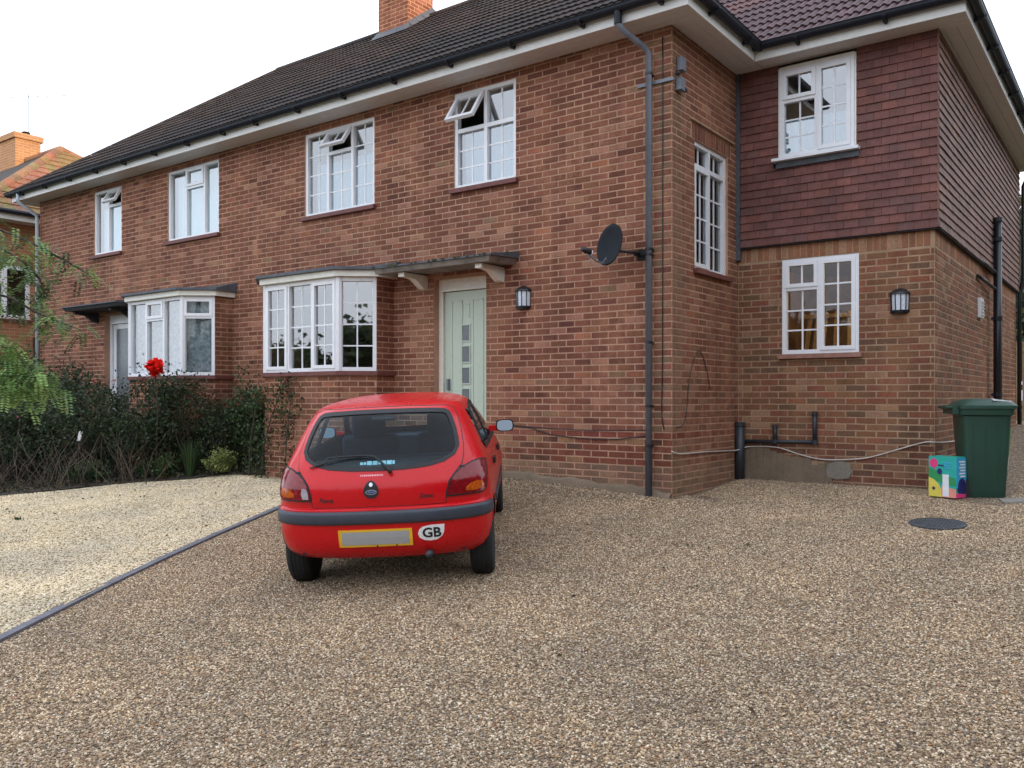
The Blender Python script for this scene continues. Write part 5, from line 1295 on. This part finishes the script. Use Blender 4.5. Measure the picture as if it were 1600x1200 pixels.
for k in range(3): mb = MB(); a0 = .10 + k * .12; mb.hexa([bp(a0, .010, .12), bp(a0 + .010, .010, .12), bp(a0 + .010, .03, .12), bp(a0, .03, .12), bp(a0 - .01, -.019, .76), bp(a0, -.019, .76), bp(a0, .0, .76), bp(a0 - .01, .0, .76)]); mb.build('moulded_rib', M['bin'], bn)
for b0 in (.02, .44):
    mb = MB(); mb.tube([bp(.03, b0, .095), bp(.03, b0 + .05, .095)], .10, 18); mb.build('wheel', M['rubber'], bn)
mb = MB(); mb.hexa([bp(.28, -.02, 1.0), bp(.46, .02, .985), bp(.48, .2, .985), bp(.30, .16, 1.01), bp(.28, -.02, 1.012), bp(.46, .02, .997), bp(.48, .2, .997), bp(.30, .16, 1.022)]); pp = mb.build('paper_scrap', M['stick_w'], None); tag(pp, 'scrap of white paper lying on the green bin lid', 'paper')
mb = MB(); mb.hexa([bp(.42, .06, .30), bp(.432, .06, .30), bp(.432, .2, .30), bp(.42, .2, .30), bp(.426, .06, .42), bp(.438, .06, .42), bp(.438, .2, .42), bp(.426, .2, .42)]); mb.build('sticker', M['stick_w'], bn)
mb = MB(); mb.hexa([bp(.43, .05, .46), bp(.442, .05, .46), bp(.442, .22, .46), bp(.43, .22, .46), bp(.442, .05, .72), bp(.456, .05, .72), bp(.456, .22, .72), bp(.442, .22, .72)]); mb.build('sticker', simple('lime_print', (.16, .42, .05), .5), bn)

# balloon gas carton: print made of thin coloured shapes
cx_ = V((2.275, 1.345, 0)); ca, cb2 = V((.94, -.34, 0)).normalized(), V((.34, .94, 0)).normalized(); cz_ = gz(2.4, 1.4) + .005
carton = thing('carton', 'small balloon gas carton with bright balloon print leaning by the green bin', 'carton', cx_ + V((.15, .15, cz_)))
def cp(a, b_, z): return cx_ + ca * a + cb2 * b_ + V((0, 0, cz_ + z))
P_ = {k: simple('print_' + k, c, .4, var=.08) for k, c in dict(teal=(.02, .42, .34), green=(.03, .30, .10), yellow=(.75, .62, .10), pink=(.80, .05, .22), navy=(.02, .02, .13), white=(.80, .80, .84), sky=(.05, .38, .62), salmon=(.80, .30, .22)).items()}
W_, H_, D_ = .29, .415, .20
mb = MB(); mb.hexa([cp(0, 0, 0), cp(W_, 0, 0), cp(W_, D_, 0), cp(0, D_, 0), cp(0, 0, H_), cp(W_, 0, H_), cp(W_, D_, H_), cp(0, D_, H_)]); mb.build('board', P_['teal'], carton)
lay = [0]
def deco(nm, pts, k, side=False):
    lay[0] += 1; e = -.0006 - .0004 * lay[0]; mb = MB()
    f = (lambda a, z, o: cp(W_ - o, a, z)) if side else (lambda a, z, o: cp(a, o, z))
    A = [f(a, z, e) for a, z in pts]; B = [f(a, z, .001) for a, z in pts]; mb.poly(A)
    for i in range(len(pts)): j = (i + 1) % len(pts); mb.poly([A[i], A[j], B[j], B[i]])
    mb.build(nm, P_[k], carton)
ell = lambda cx, cz, a, b_, t0=0, t1=2 * math.pi, n=20: [(cx + a * math.cos(t), cz + b_ * math.sin(t)) for t in np.linspace(t0, t1, n, endpoint=(t1 - t0 < 6))]
deco('green_swoosh', [(0, .17), (.06, .16), (.13, .15), (.19, .12), (W_, .12), (W_, .20), (.18, .22), (.08, .27), (0, .30)], 'green')
deco('yellow_swoosh', [(0, .0), (.14, .0), (.135, .07), (.11, .13), (.06, .175), (0, .20)], 'yellow')
deco('salmon_swoosh', [(.14, 0), (W_, 0), (W_, .09), (.20, .10), (.135, .12)], 'salmon')
deco('pink_balloon', ell(.055, .345, .042, .05), 'pink'); deco('pink_knot', [(.05, .297), (.06, .297), (.066, .283), (.046, .283)], 'pink'); deco('navy_balloon', ell(.118, .262, .026, .032), 'navy')
deco('white_panel', [(.15, .008), (.215, .008), (.215, .235), (.15, .235)], 'white'); deco('dark_bar', [(.10, .318), (.165, .318), (.165, .332), (.10, .332)], 'navy')
for i in range(3): deco('print_line', [(.165, .345 - i * .026), (.245, .345 - i * .026), (.245, .36 - i * .026), (.165, .36 - i * .026)], 'sky')
deco('hazard_mark', [(.035, .085), (.055, .065), (.075, .085), (.055, .105)], 'navy')
deco('side_blue', [(0.002, .10), (D_, .10), (D_, H_ - .01), (.002, H_ - .01)], 'sky', True); deco('side_navy', ell(.10, .11, .075, .09), 'navy', True); deco('side_pink', [(.002, .0), (D_, .0), (D_, .03), (.002, .05)], 'pink', True)
for i in range(6): deco('side_print', [(.05 + (i % 2) * .02, .36 - i * .03), (.16, .36 - i * .03), (.16, .375 - i * .03), (.05 + (i % 2) * .02, .375 - i * .03)], 'white', True)

M['iron'] = simple('cast_iron', (.055, .058, .066), .6, var=.25, bmp=.3)
mcx, mcy = 2.606, -.03; mz = gz(mcx, mcy)
mh = thing('manhole_cover', 'round dark metal manhole cover set in the gravel', 'manhole cover', (mcx, mcy, mz))
def tilt(o): o.matrix_local = Matrix.Translation(-V(mh.location)) @ Matrix.Translation((mcx, mcy, mz)) @ CARUP.to_track_quat('Z', 'Y').to_matrix().to_4x4()
mb = MB(); mb.lathe([(.235, -.03), (.235, .016), (.222, .018), (.222, .010)], (0, 0, 0), 36); tilt(mb.build('rim', M['iron'], mh))
mb = MB(); mb.lathe([(.218, -.02), (.218, .014), (.20, .0165)], (0, 0, 0), 36); tilt(mb.build('lid', M['iron'], mh))
mb = MB()
for i in range(-6, 7):
    for j in range(-6, 7):
        x, y = i * .03, j * .03
        if x * x + y * y < .19 ** 2: mb.box((x - .009, y - .009, .016), (x + .009, y + .009, .0195))
tilt(mb.build('tread_studs', M['iron'], mh, kind='stuff'))
mb = MB(); q = [(2.98, 1.20), (3.5, 1.42), (3.42, 1.66), (2.9, 1.44)]; mb.hexa([(x, y, gz(x, y) - .04) for x, y in q] + [(x, y, gz(x, y) + .012) for x, y in q]); s_ = mb.build('paving_slab', M['concrete'], None); struct(s_)

# ------------------------------------------------------------------ foliage
def leaf_cards(c, l, w, cols, up=.2, seed=0):
    g = np.random.default_rng(seed); n = len(c); d = g.normal(size=(n, 3)); d[:, 2] += up; d /= np.linalg.norm(d, axis=1)[:, None]
    s = np.cross(d, g.normal(size=(n, 3))); s /= np.linalg.norm(s, axis=1)[:, None] + 1e-9; k = g.uniform(.7, 1.3, (n, 1)); nn = np.cross(d, s)
    v = np.stack([c - d * l * k / 2, c + s * w * k / 2 + nn * w * .12, c + d * l * k / 2, c - s * w * k / 2 + nn * w * .12], 1).reshape(-1, 3)
    f = np.arange(n * 4).reshape(n, 4); cc = np.array(cols)[g.integers(0, len(cols), n)] * g.uniform(.65, 1.35, (n, 1)); return v, f, cc
def blob(n, r, g, clumps=26, tight=.20, shell=.55):
    u = g.normal(size=(clumps, 3)); u /= np.linalg.norm(u, axis=1)[:, None]; u *= g.uniform(shell, 1, (clumps, 1)); k = g.integers(0, clumps, n)
    p = u[k] + g.normal(size=(n, 3)) * tight * g.uniform(.6, 1.4, (clumps, 1))[k]; return p * np.array(r)
def shrub(label, x, y, r, h, n, size, cols, name='shrub', cat='shrub', group=None, seed=1, stems=16, tight=.2, twig=None, z0=.25):
    g = np.random.default_rng(seed); z = gz(x, y) + .04; t = thing(name, label, cat, (x, y, z), group)
    p = blob(n, (r, r * .9, h * .5), g, tight=tight) + np.array([x, y, z + h * (.5 + z0 * .3)]); p = p[p[:, 2] > z + .02]
    v, f, c = leaf_cards(p, size, size * .55, cols, .3, seed + 50); np_mesh('foliage', v, f, M['leaf'], c, parent=t)
    for i in range(stems):
        a = g.uniform(0, 6.28); q = g.uniform(.3, .95); mb = MB(); e = V((x + r * q * math.cos(a), y + r * q * math.sin(a), z + h * g.uniform(.6, 1.02))); b0 = V((x + .08 * math.cos(a), y + .08 * math.sin(a), z - .06)); mid = b0.lerp(e, .5) + V((g.uniform(-.08, .08), g.uniform(-.08, .08), .08))
        mb.tube([b0, mid, e], [.011, .008, .003], 5); mb.build('stem', M['bark'] if twig is None else twig, t)
    return t
DK = [(.028, .048, .020), (.040, .062, .025), (.026, .038, .022), (.058, .074, .032)]; MD = [(.050, .085, .03), (.065, .105, .038), (.036, .064, .026)]; LT = [(.19, .30, .09), (.27, .39, .12), (.14, .23, .08)]
YL = [(.22, .26, .08), (.29, .31, .11), (.16, .20, .06)]; PU = [(.03, .014, .02), (.022, .02, .018)]
shrub('dark green shrub at the far left of the bed under the overhanging tree', -10.1, -2.25, .85, 1.15, 5200, .06, DK, seed=2)
shrub('broad dark shrub with white plant tag in front of it', -9.3, -1.55, .85, 1.32, 6000, .055, DK, seed=3)
shrub('tall dark shrub carrying the big red flower cluster', -8.3, -1.05, .75, 1.38, 6000, .055, DK, seed=4)
shrub('dark shrub right of the red flowers before the neighbour bay window', -7.75, -.72, .62, 1.22, 5200, .05, DK, seed=5)
shrub('low dark shrub filling the gap above the grass tuft', -7.25, -.45, .55, 1.0, 3800, .05, DK, seed=6)
shrub('leafy green rose bush at the right end of the bed', -6.78, -.30, .42, 1.25, 2600, .055, MD, name='rose_bush', cat='rose bush', seed=7, tight=.24)
shrub('dark shrub close under the neighbour canopy at the far left', -12.4, -.9, .9, 1.5, 4200, .07, DK, seed=8)
shrub('dark shrub standing against the wall left of the neighbour door', -13.4, -.7, .7, 1.7, 3200, .07, MD, seed=18)
shrub('dark leafy shrub right of the neighbour door by the bay', -10.7, -.8, .8, 1.45, 4200, .065, DK, seed=9)
shrub('purple leaved shrub at the left edge behind the shingle', -11.4, -2.0, .8, 1.2, 3600, .06, DK + PU, seed=10)
shrub('small yellow green domed shrub at the shingle edge', -6.93, -.80, .24, .38, 1700, .04, YL, seed=11, stems=4, tight=.14, z0=-.1)
shrub('low green clump left of the grass tuft', -7.75, -1.25, .28, .35, 900, .05, MD, seed=12, stems=3, z0=-.1)
shrub('low weedy clump at the bed edge below the plant tag', -8.6, -1.95, .35, .32, 900, .05, DK + MD, seed=13, stems=3, z0=-.1)
# bare brown twigs at the left
for i, (x, y, nn) in enumerate(((-9.6, -2.75, 46), (-8.75, -2.25, 40), (-10.4, -3.4, 30), (-8.1, -1.62, 40))):
    t = thing('bare_twigs', ['tangle of bare brown twigs at the left end of the bed', 'smaller tangle of bare twigs beside the plant tag', 'bare brown twigs at the very left edge of the picture', 'bare woody stems in the hedge below the red flowers'][i], 'twigs', (x, y, gz(x, y))); z = gz(x, y); g = np.random.default_rng(90 + i); mb = MB()
    for k in range(nn):
        a = g.uniform(0, 6.28); b0 = V((x + g.normal() * .3, y + g.normal() * .2, z)); e = b0 + V((math.cos(a) * g.uniform(.2, .6), math.sin(a) * g.uniform(.2, .5), g.uniform(.35, .85))); m = b0.lerp(e, .5) + V((g.normal() * .08, g.normal() * .08, .06)); mb.tube([b0, m, e], [.006, .005, .002], 4)
    mb.build('twigs', simple('twig_brown_%d' % i, (.10, .075, .055), .9, var=.3), t, kind='stuff')
# red flower cluster and small pale blooms
M['petal'] = simple('red_petal', (.92, .035, .022), .5, var=.12, scale=30); M['pinkpetal'] = simple('pink_petal', (.45, .12, .12), .6, var=.3, scale=30)
def bloom(mb, c, r, g, n=9):
    for k in range(n):
        a, e = g.uniform(0, 6.28), g.uniform(-.3, 1.2); d = V((math.cos(a) * math.cos(e), math.sin(a) * math.cos(e), math.sin(e))); s = d.cross(V((0, 0, 1))).normalized(); c0 = V(c)
        mb.poly([c0, c0 + d * r * .6 + s * r * .45, c0 + d * r * 1.05, c0 + d * r * .6 - s * r * .45])
g = np.random.default_rng(5); fc = V((-7.46, -1.50, 1.47))
t = thing('red_flowers', 'bright red flower cluster rising above the dark hedge', 'flowers', (fc.x, fc.y, 0)); 
for k in range(64):
    q = g.normal(size=3); q /= np.linalg.norm(q); c = fc + V((q[0] * .15, q[1] * .09, q[2] * .11)) * g.uniform(.3, 1); mb = MB(); bloom(mb, c, .07, g, 16); mb.build('bloom', M['petal'], t)
mb = MB(); mb.tube([(fc.x - .3, fc.y + .2, .1), (fc.x - .1, fc.y + .1, .9), tuple(fc - V((0, 0, .05)))], .01, 6); mb.build('stem', M['bark'], t)
for i, (x, y, z) in enumerate(((-9.5, -1.9, 1.02), (-9.15, -1.95, .86), (-8.75, -1.7, 1.28), (-8.3, -1.65, 1.3), (-7.95, -1.4, 1.32), (-8.0, -1.35, .95), (-6.7, -.62, .95), (-6.85, -.6, .78), (-9.7, -2.4, .75), (-9.3, -2.3, .6))):
    mb = MB(); bloom(mb, (x, y, z), .04, g); o = mb.build('rose_bloom', M['pinkpetal'], None); tag(o, 'small faded pink rose bloom among the dark shrubs', 'flower', 'faded pink roses in the hedge')
# grass tuft
def tuft(label, x, y, n, h, cols, seed):
    g = np.random.default_rng(seed); z = gz(x, y) + .03; vs, fs, cs = [], [], []
    for i in range(n):
        a = g.uniform(0, 6.28); d = np.array([math.cos(a), math.sin(a), 0]); s = np.array([-d[1], d[0], 0]) * .008; b0 = np.array([x, y, z]) + d * g.uniform(0, .07); hh = h * g.uniform(.6, 1.1); le = g.uniform(.1, .45) * hh; k = len(vs)
        vs += [b0 - s, b0 + s, b0 + d * le * .4 + s * .8 + [0, 0, hh * .6], b0 + d * le * .4 - s * .8 + [0, 0, hh * .6], b0 + d * le + [0, 0, hh], b0 + d * le + s * .1 + [0, 0, hh]]; fs += [(k, k + 1, k + 2, k + 3), (k + 3, k + 2, k + 5, k + 4)]; c = np.array(cols[g.integers(0, len(cols))]) * g.uniform(.7, 1.3); cs += [c, c]
    o = np_mesh('grass_tuft', np.array(vs), np.array(fs), M['leaf'], np.array(cs)); tag(o, label, 'grass')
tuft('upright green grassy tuft at the edge of the shingle', -7.32, -1.02, 90, .55, MD + [(.06, .10, .03)], 1)
tuft('pale thin grass stems left of the upright green tuft', -7.65, -1.25, 26, .40, [(.12, .14, .05)], 2)
tuft('small grass tuft under the car side of the rose bush', -6.35, -.42, 40, .4, MD, 3)
for i, (x, y, lb) in enumerate(((-6.3, -3.9, 'tiny weed growing in the middle of the pale shingle'), (-2.62, -5.98, 'green plant at the left edge beside the kerb'))):
    tuft(lb, x, y, 16 if i < 1 else 160, .035 if i < 1 else .16, MD, 20 + i)
mb = MB(); mb.hexa([(-8.62, -2.05, .42), (-8.57, -2.03, .42), (-8.57, -2.02, .42), (-8.62, -2.04, .42), (-8.55, -2.05, .56), (-8.50, -2.03, .56), (-8.50, -2.02, .56), (-8.55, -2.04, .56)]); o = mb.build('plant_label', M['stick_w'], None); mb = MB(); mb.tube([(-8.595, -2.035, -.25), (-8.595, -2.035, .45)], .005, 6); mb.build('stake', M['bark'], o); tag(o, 'small white plant tag standing in the dark hedge', 'plant tag')
# fallen leaves and low growth over the soil
g = np.random.default_rng(77); c = []
while len(c) < 5200:
    x, y = g.uniform(-11.5, -5.3), g.uniform(-5.2, -.1)
    if in_poly(x, y, SOIL_EDGE + [(-4.9, .02), (-14.3, .02), (-16.5, -1), (-16.5, -6)]): c.append((x, y, gz(x, y) + .045 + abs(g.normal()) * .03))
v, f, cc = leaf_cards(np.array(c), .055, .028, [(.06, .04, .022), (.035, .05, .02), (.10, .065, .03), (.03, .026, .018), (.028, .045, .018)], -.1, 9)
o = np_mesh('leaf_litter', v, f, M['leaf'], cc, kind='stuff'); tag(o, 'fallen leaves and low growth over the soil bed', 'leaf litter')
# climbing plants on and beside the bay
def climber(label, pts, n, size, cols, seed):
    g = np.random.default_rng(seed); P = [V(p) for p in pts]; t = thing('climbing_plant', label, 'climber', P[0]); mb = MB(); mb.tube(P, [.010] * (len(P) - 1) + [.003], 5); mb.build('stem', M['bark'], t)
    c = []
    for i in range(n):
        k = g.integers(0, len(P) - 1); q = P[k].lerp(P[k + 1], g.uniform()); c.append(np.array(q) + g.normal(size=3) * [.10, .05, .07])
    v, f, cc = leaf_cards(np.array(c), size, size * .6, cols, .1, seed); np_mesh('foliage', v, f, M['leaf'], cc, parent=t)
climber('climbing plant reaching up the bricks under the bay window', [(-6.0, -.75, -.1), (-5.95, -.76, .35), (-5.8, -.75, .75), (-5.6, -.75, 1.1), (-5.5, -.74, 1.3)], 420, .055, MD + DK, 3)
climber('thin climber left of the bay nearer the rose bush', [(-6.35, -.7, -.1), (-6.3, -.72, .4), (-6.2, -.7, .9), (-6.05, -.72, 1.15)], 340, .055, MD, 4)
climber('dark climber on the bay bricks just left of the car roof', [(-5.5, -.75, -.1), (-5.45, -.76, .4), (-5.4, -.76, .8), (-5.35, -.75, 1.05)], 260, .05, DK + MD, 5)

# overhanging tree at the left with feathery leaves
def at(px, py, d): return CP + CF * d + CR * ((px - 800) / 1348 * d) + V((0, 0, (623 - py) / 1348 * d))
ot = thing('garden_tree', 'light green feathery tree reaching in from the left edge', 'tree', (-6.2, -5.45, gz(-6.2, -5.45)))
tb_ = V((-6.2, -5.45, -.5)); top = V((-6.0, -5.3, 3.4))
mb = MB(); mb.tube([tb_, (-6.15, -5.4, 1.0), (-6.05, -5.32, 2.2), top, (-5.9, -5.2, 4.6)], [.09, .075, .06, .045, .015], 10); mb.build('trunk', M['bark'], ot, smooth=True)
sprays = [((-6.05, -5.32, 2.3), [(-30, 380), (10, 392), (38, 410), (62, 436), (72, 462)], 8.7, 1.0), ((-6.0, -5.3, 2.7), [(-20, 350), (40, 375), (92, 402), (125, 420), (146, 434)], 9.0, .55), ((-6.05, -5.35, 1.9), [(-25, 455), (20, 466), (52, 486), (85, 500), (128, 516)], 8.6, .8), ((-6.1, -5.38, 1.5), [(-30, 520), (5, 540), (30, 560), (55, 585), (78, 606)], 8.3, 1.7), ((-6.1, -5.38, 1.3), [(-30, 560), (0, 580), (20, 598), (42, 612)], 8.2, 1.5), ((-6.0, -5.3, 3.2), [(-70, 300), (-60, 340), (-40, 380)], 8.8, 1.2), ((-6.05, -5.3, 2.6), [(-90, 420), (-60, 480), (-40, 520)], 8.4, 1.5)]
pts, cols = [], []; g = np.random.default_rng(44); vs, fs, cs = [], [], []
tw = MB()
for (s0, line, d, den) in sprays:
    Q = [at(px, py, d + g.normal() * .1) for px, py in line]; tw.tube([V(s0)] + Q, [.02] + [.012] * (len(Q) - 1) + [.003], 5)
    for k in range(int(80 * den)):
        i = g.integers(0, len(Q) - 1); u = g.uniform(); q = Q[i].lerp(Q[i + 1], u) + V(g.normal(size=3) * [.08, .08, .06]); a = g.uniform(0, 6.28); dr = V((math.cos(a), math.sin(a), -.75 + g.normal() * .3)).normalized(); sd_ = dr.cross(V((0, 0, 1))).normalized(); Lr = g.uniform(.14, .24); base = np.array(LT[g.integers(0, 3)] if (g.uniform() < .6 or d < 8.5) else MD[g.integers(0, 3)]) * g.uniform(.6, 1.25)
        for j in range(9):
            for sgn in (1, -1):
                c0 = q + dr * (Lr * j / 8) + V((0, 0, -.03 * (j / 8) ** 2)); e = c0 + (sd_ * sgn + dr * .35).normalized() * .044 + V((0, 0, g.normal() * .008)); m = c0.lerp(e, .5); wv = dr * .011; b_ = len(vs)
                vs += [tuple(c0), tuple(m + wv), tuple(e), tuple(m - wv)]; fs.append((b_, b_ + 1, b_ + 2, b_ + 3)); cs.append(base * g.uniform(.8, 1.2))
tw.build('limbs', M['bark'], ot); np_mesh('crown', np.array(vs), np.array(fs), M['leaf'], np.array(cs), parent=ot)

# trees round the place, seen in the window glass; right row, out of view, added to block low sun
def tree_mesh(seed, n, size, cols, cl=60):
    g = np.random.default_rng(seed); p = blob(n, (1, 1, 1), g, cl, .17, .35); v, f, c = leaf_cards(p, size, size * .7, cols, .1, seed); me_o = np_mesh('crown', v, f, M['leaf'], c); me = me_o.data; bpy.data.objects.remove(me_o); return me
crowns = [tree_mesh(60 + k, 4200, .17, DK + MD, 60) for k in range(3)]
mb = MB(); mb.tube([(0, 0, -.6), (0, 0, 1.2), (.1, .05, 2.4)], [.2, .16, .1], 8); trunk_me = mb.mesh('trunk', M['bark'], True)
core = bpy.data.meshes.new('crown_core'); bm = bmesh.new(); bmesh.ops.create_icosphere(bm, subdivisions=3, radius=.74)  # solid core added so no sun leaks through the crowns
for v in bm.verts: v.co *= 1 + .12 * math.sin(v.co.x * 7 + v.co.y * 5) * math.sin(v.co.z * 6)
bm.to_mesh(core); bm.free(); core.materials.append(simple('opaque_core', (.015, .022, .010), .9))
def tree(label, x, y, r, h, k, group):
    t = thing('broadleaf_tree', label, 'tree', (x, y, gz(x, y)), group, local=True); t.rotation_euler = (0, 0, k * 1.3)
    link('trunk', trunk_me, t); 
    for nm, me in (('crown', crowns[k % 3]), ('inner_crown', core)):
        o = link(nm, me, t); o.location = (0, 0, h * .56); o.scale = (r, r, h * .46)
i = 0
for (x, y, r, h) in [(13, -15, 2.6, 7.6), (14, -11.5, 2.6, 7.4), (13, -8.2, 2.5, 7.7), (14, -5, 2.6, 7.4), (13.2, -1.8, 2.5, 7.6), (14.5, -13.4, 2.6, 7.3), (15, -6.6, 2.6, 7.4), (15, -3.2, 2.6, 7.5), (15.5, -18.5, 3, 7.5), (13.4, 1.5, 2.5, 7.2), (14.6, 4.6, 2.6, 7.4), (13.6, 7.8, 2.6, 7.3), (18, -16.5, 2.8, 7.6), (18.5, -13, 2.8, 7.7), (18, -9.6, 2.8, 7.6), (18.4, -6.2, 2.8, 7.7), (18, -3, 2.8, 7.5), (18.5, .2, 2.8, 7.5), (21, -20, 3, 7.9), (21.5, -15, 3, 7.8), (21, -11, 3, 7.9), (21.5, -7.5, 3, 7.9), (16, -10, 2.6, 7.0), (16, -15.5, 2.6, 7.0), (11.6, .2, 1.8, 3.0), (11.4, -3.3, 1.8, 3.0), (11.6, -6.6, 1.8, 3.0), (11.5, -9.8, 1.8, 3.0), (11.5, 3.4, 1.8, 3.0)]:
    tree('unseen tree added beyond the right edge of the drive to block the low sun', x, y, r, h, i, 'added sun blocking trees right of the drive'); i += 1
for k in range(26): tree('distant tree in the line across the road', -75 + k * 5.2 + random.uniform(-1, 1), -52 + random.uniform(-5, 5), random.uniform(3.4, 4.8), random.uniform(6.2, 8.4), k, 'trees across the road')
for (x, y, r, h) in [(1.2, 22, 2.6, 6.0), (3.6, 24, 2.6, 5.5), (2.4, 19, 1.6, 3.6), (4.6, 20.5, 1.8, 4.2), (6.8, 23, 2.6, 6.2), (9.5, 22, 2.7, 5.8), (12.3, 24, 2.8, 6.4), (-1.6, 23, 2.6, 6), (7.6, 19.5, 1.9, 4.2), (10.8, 19, 1.9, 4.0), (15.2, 22, 2.8, 6.0)]:
    tree('green tree in the back garden glimpsed at the right edge', x, y, r, h, i, 'trees in the back garden'); i += 1

g = np.random.default_rng(31); c = [(x, y, gz(x, y) + .022) for x, y in zip(g.uniform(-3, 3.6, 46), g.uniform(-6.2, .9, 46))] + [(x, y, gz(x, y) + .045) for x, y in zip(g.uniform(-7.2, -3.4, 60), g.uniform(-5.2, -1.4, 60)) if in_poly(x, y, kline + [(-5.2, -.7), (-6.9, -1.0), (-8.2, -2.4), (-8, -5), (-3, -8)])]
v, f, cc = leaf_cards(np.array(c), .045, .024, [(.10, .06, .03), (.06, .045, .025), (.05, .06, .025), (.14, .09, .04)], -.4, 12)
v[:, 2] = np.repeat(v.reshape(-1, 4, 3)[:, :, 2].mean(1), 4) + np.clip(v[:, 2] - np.repeat(v.reshape(-1, 4, 3)[:, :, 2].mean(1), 4), -.006, .012)
o = np_mesh('fallen_leaves', v, f, M['leaf'], cc, kind='stuff'); tag(o, 'scattered small fallen leaves on the gravel and shingle', 'leaves')
gf = thing('garden_fence', 'weathered timber fence across the back garden glimpsed at the right edge', 'fence', (5, 14.2, .6)); M['fence2'] = simple('weathered_fence', (.16, .125, .09), .9, var=.3)
for k in range(100):
    x = -1.5 + k * .15; mb = MB(); mb.box((x, 14.2 + random.uniform(0, .008), .4), (x + .142, 14.22, 2.35 + random.uniform(-.015, .015))); mb.build('fence_board', M['fence2'], gf)
for z in (.8, 1.9): mb = MB(); mb.box((-1.5, 14.225, z), (13.5, 14.27, z + .09)); mb.build('fence_rail', M['fence2'], gf)
# loose stones over the near drive and the shingle bed
def pebbles(name, label, base, dens_, r, pal, seed, flat=.62):
    m, t, b = new_mat(name + '_stones'); a = N(t, 'ShaderNodeAttribute', attribute_name='prnd', attribute_type='INSTANCER'); rp_ = ramp(t, pal); L(t, a.outputs['Fac'], rp_.inputs[0])
    rp_.color_ramp.interpolation = 'LINEAR'; n_ = noise(t, 160, 3); rr = ramp(t, [(.3, (.8,) * 3), (.7, (1.2,) * 3)]); L(t, n_, rr.inputs[0]); nb_ = noise(t, 1.1, 5, .65); rb_ = ramp(t, [(.32, (.76, .77, .80)), (.68, (1.14, 1.10, 1.04))]); L(t, nb_, rb_.inputs[0]); L(t, mixc(t, 1.0, mixc(t, 1.0, rp_.outputs[0], rr.outputs[0], 'MULTIPLY'), rb_.outputs[0], 'MULTIPLY'), b.inputs['Base Color']); b.inputs['Roughness'].default_value = .7; b.inputs['Specular IOR Level'].default_value = .3
    ng = bpy.data.node_groups.new(name, 'GeometryNodeTree'); ng.interface.new_socket('Geometry', in_out='INPUT', socket_type='NodeSocketGeometry'); ng.interface.new_socket('Geometry', in_out='OUTPUT', socket_type='NodeSocketGeometry')
    nd = ng.nodes; gi, go = nd.new('NodeGroupInput'), nd.new('NodeGroupOutput'); dp = nd.new('GeometryNodeDistributePointsOnFaces'); dp.inputs['Density'].default_value = dens_; dp.inputs['Seed'].default_value = seed
    ico = nd.new('GeometryNodeMeshIcoSphere'); ico.inputs['Radius'].default_value = r; ico.inputs['Subdivisions'].default_value = 2; sm = nd.new('GeometryNodeSetMaterial'); sm.inputs['Material'].default_value = m
    ip = nd.new('GeometryNodeInstanceOnPoints'); rs = nd.new('FunctionNodeRandomValue'); rs.data_type = 'FLOAT_VECTOR'; rs.inputs[0].default_value = (.55, .5, flat * .6); rs.inputs[1].default_value = (1.35, 1.0, flat * 1.1)
    rr_ = nd.new('FunctionNodeRandomValue'); rr_.data_type = 'FLOAT_VECTOR'; rr_.inputs[0].default_value = (-.5, -.5, 0); rr_.inputs[1].default_value = (.5, .5, 6.28); rr_.inputs['Seed'].default_value = 3
    sa = nd.new('GeometryNodeStoreNamedAttribute'); sa.data_type = 'FLOAT'; sa.domain = 'INSTANCE'; sa.inputs['Name'].default_value = 'prnd'; rf = nd.new('FunctionNodeRandomValue'); rf.data_type = 'FLOAT'; rf.inputs['Seed'].default_value = 9
    lk = ng.links.new; lk(gi.outputs[0], dp.inputs['Mesh']); lk(dp.outputs['Points'], ip.inputs['Points']); lk(ico.outputs['Mesh'], sm.inputs['Geometry']); lk(sm.outputs[0], ip.inputs['Instance']); lk(rs.outputs[0], ip.inputs['Scale']); lk(rr_.outputs[0], ip.inputs['Rotation'])
    lk(ip.outputs[0], sa.inputs['Geometry']); lk([o for o in rf.outputs if o.type == 'VALUE'][0], [s for s in sa.inputs if s.name == 'Value' and s.type == 'VALUE'][0]); lk(sa.outputs[0], go.inputs[0])
    base.name = name; base.data.name = name; md = base.modifiers.new('scatter', 'NODES'); md.node_group = ng; base['kind'] = 'stuff'; tag(base, label, 'gravel')
kr = [(p.x + .075, p.y - .03) for p in kpts[60::16] if p.y < -1.0]
gp_ = poly_sheet('gravel', kr + [(-3.4, -.9), (-2.3, -.12), (-.05, -.12), (.06, -.02), (.08, 1.72), (2.22, 1.74), (2.3, 1.3), (3.0, 1.0), (3.0, 3.0), (4.6, 3.0), (4.6, -5.2), (1.2, -7.6), (-.6, -7.6)], lambda x, y: gz(x, y) + .002, M['gravel'], .3)
PAL = [(p, c) for p, c in GP]
pebbles('gravel', 'loose brown and grey driveway gravel', gp_, 6800, .0076, PAL, 1)
kl = [(p.x - .06, p.y + .03) for p in kpts[30::16]]
sh_ = poly_sheet('shingle', kl + [(-4.9, -.75), (-5.6, -.72), (-6.3, -.7), (-7.0, -1.05), (-7.9, -1.95), (-8.6, -3.3), (-8.0, -5.0), (-4.5, -7.2), (-1.5, -7.9)], lambda x, y: gz(x, y) + .018 + .012 * math.sin(x * 3.1) * math.sin(y * 2.7), M['shingle'], .3)
pebbles('shingle', 'pale cream shingle covering the neighbour front garden', sh_, 2600, .0125, SP, 2, .55)
for o in bpy.data.objects:
    if '_local' in o: del o['_local']
